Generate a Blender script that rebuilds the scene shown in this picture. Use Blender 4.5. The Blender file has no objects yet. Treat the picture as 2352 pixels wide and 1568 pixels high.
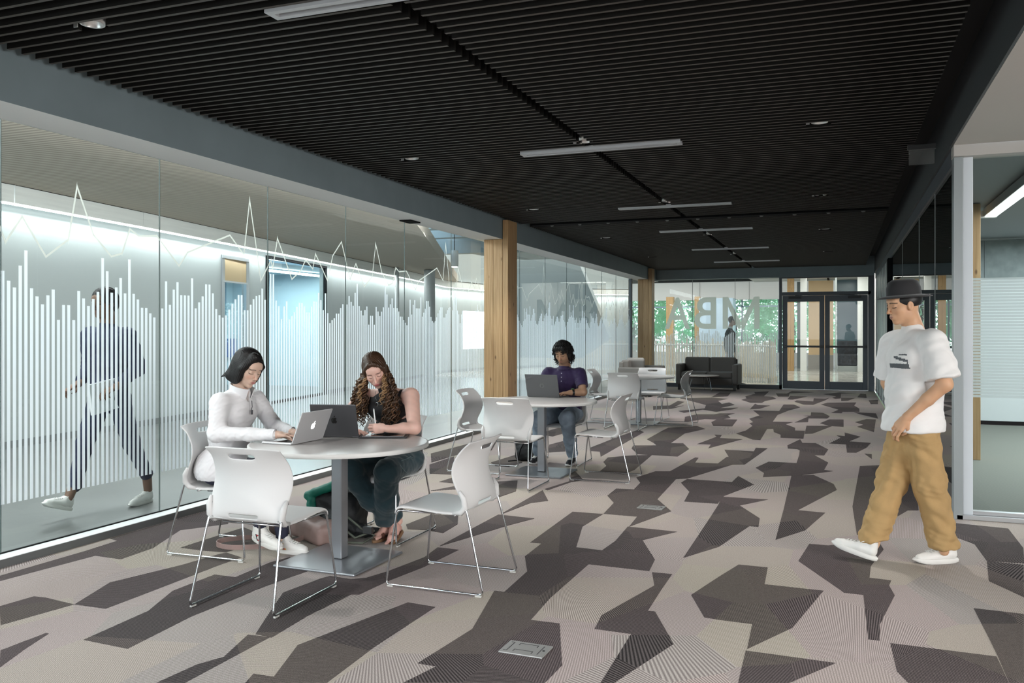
import bpy, bmesh, math, random
import numpy as np
from mathutils import Vector, Matrix, noise
random.seed(7); np.random.seed(7)
S = bpy.context.scene
COL = S.collection
PI = math.pi
# ---------------------------------------------------------------- camera
cam = bpy.data.cameras.new('camera'); camo = bpy.data.objects.new('camera', cam); COL.objects.link(camo)
cam.sensor_width = 36; cam.lens = 36*1970/2352; cam.shift_y = -22/2352
cam.clip_start = .05; cam.clip_end = 300
camo.location = (0, 0, 1.43); camo.rotation_euler = (PI/2, 0, math.atan(751/1970))
S.camera = camo
# ---------------------------------------------------------------- world, exposure
S.view_settings.view_transform = 'Standard'; S.view_settings.look = 'None'
S.view_settings.exposure = 0.1; S.view_settings.gamma = 1.0
S.view_settings.use_curve_mapping = False
wd = bpy.data.worlds.new('sky'); S.world = wd; wd.use_nodes = True
wn = wd.node_tree.nodes; wl = wd.node_tree.links; wn.clear()
wo = wn.new('ShaderNodeOutputWorld'); bg = wn.new('ShaderNodeBackground')
tc = wn.new('ShaderNodeTexCoord'); sx = wn.new('ShaderNodeSeparateXYZ'); cr = wn.new('ShaderNodeValToRGB')
wl.new(tc.outputs['Generated'], sx.inputs[0]); wl.new(sx.outputs['Z'], cr.inputs[0])
cr.color_ramp.elements[0].position = 0.0; cr.color_ramp.elements[0].color = (.80, .92, .95, 1)
cr.color_ramp.elements[1].position = 0.6; cr.color_ramp.elements[1].color = (.50, .68, .90, 1)
wl.new(cr.outputs[0], bg.inputs[0]); wl.new(bg.outputs[0], wo.inputs[0]); bg.inputs[1].default_value = 4.5
C = S.cycles
C.max_bounces = 8; C.diffuse_bounces = 3; C.glossy_bounces = 3; C.transmission_bounces = 4; C.transparent_max_bounces = 24
C.caustics_reflective = False; C.caustics_refractive = False; C.sample_clamp_indirect = 4; C.use_denoising = True
try: C.denoiser = 'OPENIMAGEDENOISE'
except Exception: pass

def area(name, loc, rot, sx, sy, power, col=(1, 1, 1), spread=PI):
    l = bpy.data.lights.new(name, 'AREA'); l.shape = 'RECTANGLE'; l.size = sx; l.size_y = sy; l.energy = power; l.color = col
    l.spread = spread
    o = bpy.data.objects.new(name, l); o.location = loc; o.rotation_euler = rot; COL.objects.link(o); return o
# area lamps: fill behind the photographer, lobby, corridor, atrium, hall and side room
area('window_daylight', (-1.6, -3.2, 2.0), (math.radians(62), 0, 0), 7.0, 2.2, 95, (.97, .98, 1), math.radians(72))  # added area fill from behind; the back wall has no glazing
area('lobby_light', (3.8, 2.0, 2.8), (0, math.radians(18), 0), 3.0, 5.0, 50, (1, .97, .93))
o_ = area('lobby_window_light', (6.6, .6, 1.9), (0, 0, 0), 3.4, 1.9, 140, (1, .98, .96), math.radians(100))  # added key light from the lobby side; no window is built there
o_.rotation_euler = Vector((-9.4, 4.4, -1.5)).to_track_quat('-Z', 'Y').to_euler()
area('corridor_light', (-6.1, 5.0, 3.12), (0, math.radians(-12), 0), .9, 13, 400, (.93, .97, 1))  # this and the next: unseen fills added to brighten the frosted bars
area('corridor_light', (-7.6, 15.5, 3.12), (0, math.radians(-12), 0), 1.2, 8, 260, (.93, .97, 1))
area('corridor_wash', (-5.9, 7.0, 3.10), (0, math.radians(62), 0), .25, 15, 150, (.97, .98, 1))  # unseen fill added to brighten the cove fascia
area('atrium_light', (-6, 30.5, 4.3), (0, 0, 0), 14, 11, 950, (1, .98, .95))
area('hall_light', (-.3, 29, 3.4), (0, 0, 0), 1.6, 9, 120, (1, .97, .92))
area('side_room_light', (3.2, 11, 2.8), (0, 0, 0), 2.4, 6, 330, (.92, .97, 1))

# ---------------------------------------------------------------- materials
MATS = {}
def mat(name, col=(.8, .8, .8), rough=.5, metal=0., spec=.5, bump=0., bscale=60., var=0., vscale=8., coat=0., sheen=0., emis=None, es=0., stretch=(1, 1, 1), trans=0.):
    if name in MATS: return MATS[name]
    m = bpy.data.materials.new(name); MATS[name] = m; m.use_nodes = True
    n = m.node_tree.nodes; l = m.node_tree.links; p = n['Principled BSDF']
    p.inputs['Base Color'].default_value = (*col, 1); p.inputs['Roughness'].default_value = rough
    p.inputs['Metallic'].default_value = metal; p.inputs['Specular IOR Level'].default_value = spec
    p.inputs['Coat Weight'].default_value = coat; p.inputs['Sheen Weight'].default_value = sheen
    if emis: p.inputs['Emission Color'].default_value = (*emis, 1); p.inputs['Emission Strength'].default_value = es
    if bump or var:
        t = n.new('ShaderNodeTexCoord'); mp = n.new('ShaderNodeMapping'); l.new(t.outputs['Object'], mp.inputs[0]); mp.inputs['Scale'].default_value = stretch
    if bump:
        nz = n.new('ShaderNodeTexNoise'); nz.inputs['Scale'].default_value = bscale; nz.inputs['Detail'].default_value = 3
        b = n.new('ShaderNodeBump'); b.inputs['Strength'].default_value = bump; b.inputs['Distance'].default_value = .01
        l.new(mp.outputs[0], nz.inputs['Vector']); l.new(nz.outputs['Fac'], b.inputs['Height']); l.new(b.outputs[0], p.inputs['Normal'])
    if var:
        nz = n.new('ShaderNodeTexNoise'); nz.inputs['Scale'].default_value = vscale; nz.inputs['Detail'].default_value = 4
        r = n.new('ShaderNodeValToRGB'); l.new(mp.outputs[0], nz.inputs['Vector']); l.new(nz.outputs['Fac'], r.inputs[0])
        r.color_ramp.elements[0].position = .3; r.color_ramp.elements[1].position = .7
        r.color_ramp.elements[0].color = (*[c*(1-var) for c in col], 1); r.color_ramp.elements[1].color = (*[min(1, c*(1+var)) for c in col], 1)
        l.new(r.outputs[0], p.inputs['Base Color'])
    return m
def glass(name, tint=(.93, .97, .96), ior=1.45, rough=0., boost=1.0):
    if name in MATS: return MATS[name]
    m = bpy.data.materials.new(name); MATS[name] = m; m.use_nodes = True
    n = m.node_tree.nodes; l = m.node_tree.links; n.clear()
    o = n.new('ShaderNodeOutputMaterial'); mx = n.new('ShaderNodeMixShader'); t = n.new('ShaderNodeBsdfTransparent'); g = n.new('ShaderNodeBsdfGlossy')
    f = n.new('ShaderNodeFresnel'); f.inputs[0].default_value = ior; t.inputs[0].default_value = (*tint, 1); g.inputs['Roughness'].default_value = rough
    mm = n.new('ShaderNodeMath'); mm.operation = 'MULTIPLY'; mm.inputs[1].default_value = boost; mm.use_clamp = True
    ge = n.new('ShaderNodeNewGeometry'); iv = n.new('ShaderNodeMath'); iv.operation = 'SUBTRACT'; iv.inputs[0].default_value = 1; l.new(ge.outputs['Backfacing'], iv.inputs[1])
    m3 = n.new('ShaderNodeMath'); m3.operation = 'MULTIPLY'; l.new(iv.outputs[0], m3.inputs[0]); l.new(mm.outputs[0], m3.inputs[1])
    l.new(f.outputs[0], mm.inputs[0]); l.new(m3.outputs[0], mx.inputs[0]); l.new(t.outputs[0], mx.inputs[1]); l.new(g.outputs[0], mx.inputs[2]); l.new(mx.outputs[0], o.inputs[0])
    return m
def film(name, col, alpha):
    m = bpy.data.materials.new(name); MATS[name] = m; m.use_nodes = True
    n = m.node_tree.nodes; l = m.node_tree.links; n.clear()
    o = n.new('ShaderNodeOutputMaterial'); mx = n.new('ShaderNodeMixShader'); t = n.new('ShaderNodeBsdfTransparent')
    d = n.new('ShaderNodeBsdfDiffuse'); tr = n.new('ShaderNodeBsdfTranslucent'); m2 = n.new('ShaderNodeMixShader')
    d.inputs[0].default_value = (*col, 1); tr.inputs[0].default_value = (*col, 1); m2.inputs[0].default_value = .5; mx.inputs[0].default_value = alpha
    l.new(d.outputs[0], m2.inputs[1]); l.new(tr.outputs[0], m2.inputs[2]); l.new(t.outputs[0], mx.inputs[1]); l.new(m2.outputs[0], mx.inputs[2]); l.new(mx.outputs[0], o.inputs[0])
    return m
def wood(name, c1, c2, sc=(1, 1, 1), rough=.5):
    m = mat(name, c1, rough); n = m.node_tree.nodes; l = m.node_tree.links; p = n['Principled BSDF']
    t = n.new('ShaderNodeTexCoord'); mp = n.new('ShaderNodeMapping'); mp.inputs['Scale'].default_value = sc
    w = n.new('ShaderNodeTexNoise'); w.inputs['Scale'].default_value = 6; w.inputs['Detail'].default_value = 6; w.inputs['Distortion'].default_value = .4
    v = n.new('ShaderNodeTexVoronoi'); v.inputs['Scale'].default_value = 8.; mp2 = n.new('ShaderNodeMapping'); mp2.inputs['Scale'].default_value = (1, 1, .45)
    r = n.new('ShaderNodeValToRGB'); r.color_ramp.elements[0].position = .3; r.color_ramp.elements[1].position = .7
    r.color_ramp.elements[0].color = (*c2, 1); r.color_ramp.elements[1].color = (*c1, 1)
    k = n.new('ShaderNodeValToRGB'); k.color_ramp.elements[0].position = .05; k.color_ramp.elements[1].position = .14
    k.color_ramp.elements[0].color = (.18, .10, .05, 1); k.color_ramp.elements[1].color = (1, 1, 1, 1)
    mx = n.new('ShaderNodeMixRGB'); mx.blend_type = 'MULTIPLY'; mx.inputs[0].default_value = .8
    l.new(t.outputs['Object'], mp.inputs[0]); l.new(t.outputs['Object'], mp2.inputs[0]); l.new(mp.outputs[0], w.inputs['Vector']); l.new(mp2.outputs[0], v.inputs['Vector'])
    l.new(w.outputs['Fac'], r.inputs[0]); l.new(v.outputs['Distance'], k.inputs[0]); l.new(r.outputs[0], mx.inputs[1]); l.new(k.outputs[0], mx.inputs[2]); l.new(mx.outputs[0], p.inputs['Base Color'])
    return m
def carpet(name, ca, cb, sa, sb, tint=.12):
    """faceted carpet: straight-sided cells, each with its own stripe direction, pitch and tone"""
    m = mat(name, ca, .95, spec=.1); n = m.node_tree.nodes; l = m.node_tree.links; p = n['Principled BSDF']
    t = n.new('ShaderNodeTexCoord'); mp = n.new('ShaderNodeMapping'); mp.inputs['Scale'].default_value = (2.1, 1.5, 1)
    v = n.new('ShaderNodeTexVoronoi'); v.voronoi_dimensions = '2D'; v.inputs['Scale'].default_value = 1.
    l.new(t.outputs['Object'], mp.inputs[0]); l.new(mp.outputs[0], v.inputs['Vector'])
    def math_(op, a, b=None, c=None):
        q = n.new('ShaderNodeMath'); q.operation = op
        for i, x in enumerate((a, b, c)):
            if x is None: continue
            if hasattr(x, 'links'): l.new(x, q.inputs[i])
            else: q.inputs[i].default_value = x
        return q.outputs[0]
    sp = n.new('ShaderNodeSeparateColor'); l.new(v.outputs['Color'], sp.inputs[0])
    xs = n.new('ShaderNodeSeparateXYZ'); l.new(t.outputs['Object'], xs.inputs[0])
    ps = n.new('ShaderNodeSeparateXYZ'); l.new(v.outputs['Position'], ps.inputs[0])
    dx = math_('SUBTRACT', xs.outputs[0], math_('DIVIDE', ps.outputs[0], 2.1)); dy = math_('SUBTRACT', xs.outputs[1], math_('DIVIDE', ps.outputs[1], 1.5))
    an = math_('MULTIPLY', sp.outputs[0], 2*PI); co = math_('COSINE', an); si = math_('SINE', an)
    u = math_('ADD', math_('MULTIPLY', dx, co), math_('MULTIPLY', dy, si)); w = math_('SUBTRACT', math_('MULTIPLY', dy, co), math_('MULTIPLY', dx, si))
    fan = math_('ADD', 1.0, math_('MULTIPLY', w, math_('MULTIPLY', sp.outputs[1], 1.1)))
    fr = math_('MULTIPLY', math_('ADD', 350., math_('MULTIPLY', sp.outputs[2], 460.)), math_('DIVIDE', u, fan))
    s = math_('SINE', fr); s01 = math_('MULTIPLY_ADD', s, .5, .5)
    # wear the stripes away where the yarn blends
    nz = n.new('ShaderNodeTexNoise'); nz.inputs['Scale'].default_value = 260.; nz.inputs['Detail'].default_value = 2; l.new(t.outputs['Object'], nz.inputs['Vector'])
    r = n.new('ShaderNodeMixRGB'); l.new(s01, r.inputs[0]); r.inputs[1].default_value = (*ca, 1); r.inputs[2].default_value = (*cb, 1)
    sc = math_('MULTIPLY_ADD', sp.outputs[1], sb-sa, sa)
    r2 = n.new('ShaderNodeMixRGB'); r2.inputs[1].default_value = (*[(a+b)/2 for a, b in zip(ca, cb)], 1); l.new(sc, r2.inputs[0]); l.new(r.outputs[0], r2.inputs[2])
    tn = n.new('ShaderNodeMixRGB'); tn.blend_type = 'MULTIPLY'; tn.inputs[0].default_value = 1.
    cc = n.new('ShaderNodeValToRGB'); cc.color_ramp.interpolation = 'LINEAR'
    e = cc.color_ramp.elements; e[0].position = 0; e[0].color = (1-tint*2, 1-tint*2, 1-tint*2, 1); e[1].position = 1; e[1].color = (1.0+tint, 1.0+tint*.9, .90+tint*.8, 1)
    x = e.new(.5); x.color = (1, .93, .95, 1)
    l.new(sp.outputs[2], cc.inputs[0]); l.new(r2.outputs[0], tn.inputs[1]); l.new(cc.outputs[0], tn.inputs[2])
    nm = n.new('ShaderNodeMixRGB'); nm.blend_type = 'MULTIPLY'; nm.inputs[0].default_value = .75
    nr = n.new('ShaderNodeValToRGB'); nr.color_ramp.elements[0].position = .3; nr.color_ramp.elements[0].color = (.50, .50, .50, 1); nr.color_ramp.elements[1].position = .7; nr.color_ramp.elements[1].color = (1.40, 1.40, 1.40, 1)
    l.new(nz.outputs['Fac'], nr.inputs[0]); l.new(tn.outputs[0], nm.inputs[1]); l.new(nr.outputs[0], nm.inputs[2])
    l.new(nm.outputs[0], p.inputs['Base Color'])
    b = n.new('ShaderNodeBump'); b.inputs['Strength'].default_value = .5; b.inputs['Distance'].default_value = .004; l.new(nz.outputs['Fac'], b.inputs['Height']); l.new(b.outputs[0], p.inputs['Normal'])
    return m
def stripes(name, c1, c2, axis, freq, rough=.6):
    m = mat(name, c1, rough); n = m.node_tree.nodes; l = m.node_tree.links; p = n['Principled BSDF']
    t = n.new('ShaderNodeTexCoord'); w = n.new('ShaderNodeTexWave'); w.bands_direction = axis; w.inputs['Scale'].default_value = freq; w.inputs['Distortion'].default_value = 0
    nz = n.new('ShaderNodeTexNoise'); nz.inputs['Scale'].default_value = .7
    r = n.new('ShaderNodeMixRGB'); r.inputs[1].default_value = (*c1, 1); r.inputs[2].default_value = (*c2, 1)
    l.new(t.outputs['Object'], w.inputs['Vector']); l.new(w.outputs['Fac'], r.inputs[0]); l.new(r.outputs[0], p.inputs['Base Color'])
    return m
CARL = carpet('light_carpet', (.60, .555, .52), (.23, .20, .19), .30, 1., .045)
CARD = carpet('dark_carpet', (.018, .0165, .017), (.20, .175, .173), .35, 1., .15)
SLAT_SHADE = mat('dark_slat', (.010, .009, .008), .6, spec=.2)  # slat sides: their shade is put into the near-black colour
SLAT_LIT = mat('slat_edge', (.058, .048, .040), .55, var=.25, vscale=6, stretch=(1, 20, 20))  # slat bottoms: light bounced off the floor is put into the colour
BLK = mat('black', (.008, .008, .009), .85, spec=.1)
DECK = mat('ceiling_deck', (.010, .010, .010), .9)
PLAS = mat('white_plastic', (.64, .635, .63), .42, spec=.4)
CHR = mat('chrome', (.62, .63, .65), .12, 1.)
ALU = mat('brushed_aluminium', (.58, .60, .62), .35, .85)
GREYP = mat('grey_beam_paint', (.21, .265, .285), .6, var=.05, vscale=3)
SOFP = mat('soffit_paint', (.88, .88, .87), .7)
FRM = mat('frame_grey_paint', (.085, .098, .115), .45)
TOPM = mat('table_laminate', (.52, .49, .475), .32, var=.08, vscale=5, stretch=(1, 14, 1))
EDGE = mat('table_edge', (.70, .69, .67), .45)
STEEL = mat('grey_metal_paint', (.30, .31, .33), .28, .55)
WOODC = wood('column_timber', (.52, .34, .17), (.36, .21, .09), (9, 9, .35))
WOODD = wood('column_timber_dark', (.30, .19, .10), (.20, .12, .055), (9, 9, .35))
WHT = mat('white_wall_paint', (.37, .395, .39), .6)
WHTF = mat('white_fascia', (.88, .87, .84), .5, var=.05, vscale=4, stretch=(1, .3, 6))
PALE = mat('pale_ceiling_paint', (.60, .57, .53), .7)
GL = glass('clear_glass', (.94, .975, .965), 1.45)
GLD = glass('tinted_glass', (.16, .20, .20), 1.5, boost=1.2)
GLR = glass('side_room_glass', (.93, .965, .96), 1.45)
FROST = film('frosted_film', (.86, .92, .96), .95)
FROSTW = film('vinyl_line', (.66, .68, .62), .95)
FROSTL = film('vinyl_letter', (.78, .86, .80), .97)
EMC = mat('cove_lamp', (1, 1, 1), emis=(.95, .99, 1), es=6.5)
EML = mat('lamp_diffuser', (1, 1, 1), emis=(1, .99, .96), es=5.)
CONC = mat('polished_concrete', (.13, .135, .13), .30, var=.18, vscale=1.2, spec=.5)
ATF = mat('polished_atrium_floor', (.50, .48, .44), .16, var=.12, vscale=1.0)

# ---------------------------------------------------------------- mesh helpers
class B:
    def __init__(s): s.v = []; s.f = []; s.mi = []; s.cur = 0
    def add(s, vs, fs):
        k = len(s.v); s.v += [tuple(x) for x in vs]; s.f += [tuple(i+k for i in f) for f in fs]; s.mi += [s.cur]*len(fs); return s
    def box(s, x0, x1, y0, y1, z0, z1, M=None):
        vs = [(x, y, z) for z in (z0, z1) for y in (y0, y1) for x in (x0, x1)]
        if M: vs = [M @ Vector(v) for v in vs]
        return s.add(vs, [(0, 2, 3, 1), (4, 5, 7, 6), (0, 1, 5, 4), (2, 6, 7, 3), (0, 4, 6, 2), (1, 3, 7, 5)])
    def bar(s, a, b, w, h):
        a = Vector(a); b = Vector(b); d = (b-a); L = d.length; M = Matrix.Translation(a) @ d.to_track_quat('X', 'Z').to_matrix().to_4x4()
        return s.box(0, L, -w/2, w/2, -h/2, h/2, M)
    def prism(s, pts, t0, t1, ax='z'):
        n = len(pts)
        def mk(p, t): return {'z': (p[0], p[1], t), 'y': (p[0], t, p[1]), 'x': (t, p[0], p[1])}[ax]
        vs = [mk(p, t0) for p in pts]+[mk(p, t1) for p in pts]
        return s.add(vs, [tuple(range(n))[::-1], tuple(range(n, 2*n))]+[(i, (i+1) % n, n+(i+1) % n, n+i) for i in range(n)])
    def tube(s, pts, r, n=8, closed=False, cap=True):
        P = [Vector(p) for p in pts]; m = len(P); R = r if hasattr(r, '__len__') else [r]*m
        T = []
        for i in range(m):
            a = P[(i-1) % m] if (closed or i > 0) else P[i]; b = P[(i+1) % m] if (closed or i < m-1) else P[i]
            t = (b-a); T.append(t.normalized() if t.length > 1e-9 else Vector((0, 0, 1)))
        u = T[0].orthogonal().normalized(); vs = []
        for i in range(m):
            u = (u - T[i]*u.dot(T[i])); u = u.normalized() if u.length > 1e-6 else T[i].orthogonal().normalized()
            w = T[i].cross(u)
            for k in range(n):
                a = 2*PI*k/n; vs.append(P[i]+(u*math.cos(a)+w*math.sin(a))*R[i])
        fs = []
        for i in range(m if closed else m-1):
            j = (i+1) % m
            for k in range(n): fs.append((i*n+k, i*n+(k+1) % n, j*n+(k+1) % n, j*n+k))
        if cap and not closed: fs += [tuple(range(n))[::-1], tuple(range((m-1)*n, m*n))]
        return s.add(vs, fs)
    def lathe(s, prof, c=(0, 0, 0), n=32, M=None, cap=True):
        vs = []; fs = []; m = len(prof)
        for r, z in prof:
            for k in range(n):
                a = 2*PI*k/n; vs.append(Vector((c[0]+r*math.cos(a), c[1]+r*math.sin(a), c[2]+z)))
        for i in range(m-1):
            for k in range(n): fs.append((i*n+k, i*n+(k+1) % n, (i+1)*n+(k+1) % n, (i+1)*n+k))
        if cap: fs += [tuple(range(n))[::-1], tuple(range((m-1)*n, m*n))]
        if M: vs = [M @ v for v in vs]
        return s.add(vs, fs)
    def build(s, name, m, parent=None, smooth=False, bevel=0., sub=0, auto=None):
        me = bpy.data.meshes.new(name)
        vs = s.v
        if parent is not None and parent.name in WM:
            inv = WM[parent.name]; vs = [tuple(inv @ Vector(v)) for v in vs]
        me.from_pydata(vs, [], s.f)
        for x in (m if isinstance(m, (list, tuple)) else [m]): me.materials.append(x)
        if isinstance(m, (list, tuple)): me.polygons.foreach_set('material_index', s.mi)
        if smooth: me.polygons.foreach_set('use_smooth', [True]*len(me.polygons))
        me.update()
        o = bpy.data.objects.new(name, me); COL.objects.link(o)
        if parent is not None: o.parent = parent
        if bevel:
            b = o.modifiers.new('b', 'BEVEL'); b.width = bevel; b.segments = 2; b.limit_method = 'ANGLE'; b.angle_limit = math.radians(40)
        if sub:
            b = o.modifiers.new('s', 'SUBSURF'); b.levels = sub; b.render_levels = sub
        if auto is not None: me.set_sharp_from_angle(angle=math.radians(auto))
        return o
WM = {}    # things whose parts are written in world coordinates: name -> inverse of the thing's placement
def thing(name, label, cat, loc=(0, 0, 0), rz=0, group=None, world=False):
    o = bpy.data.objects.new(name, None); COL.objects.link(o); o.location = loc; o.rotation_euler = (0, 0, rz); o.empty_display_size = .1
    o['label'] = label; o['category'] = cat
    if group: o['group'] = group
    if world: WM[o.name] = (Matrix.Translation(loc) @ Matrix.Rotation(rz, 4, 'Z')).inverted()
    return o
def tag(o, label, cat, group=None):
    o['label'] = label; o['category'] = cat
    if group: o['group'] = group
    return o
def struct(o, label=None, cat=None):
    o['kind'] = 'structure'
    if label: o['label'] = label
    if cat: o['category'] = cat
    return o
def rbox(x0, x1, y0, y1, z0, z1): return B().box(x0, x1, y0, y1, z0, z1)
def copy_tree(o, parent=None):
    c = o.copy(); COL.objects.link(c)
    if parent is not None: c.parent = parent
    for ch in list(o.children): copy_tree(ch, c)
    return c

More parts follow.
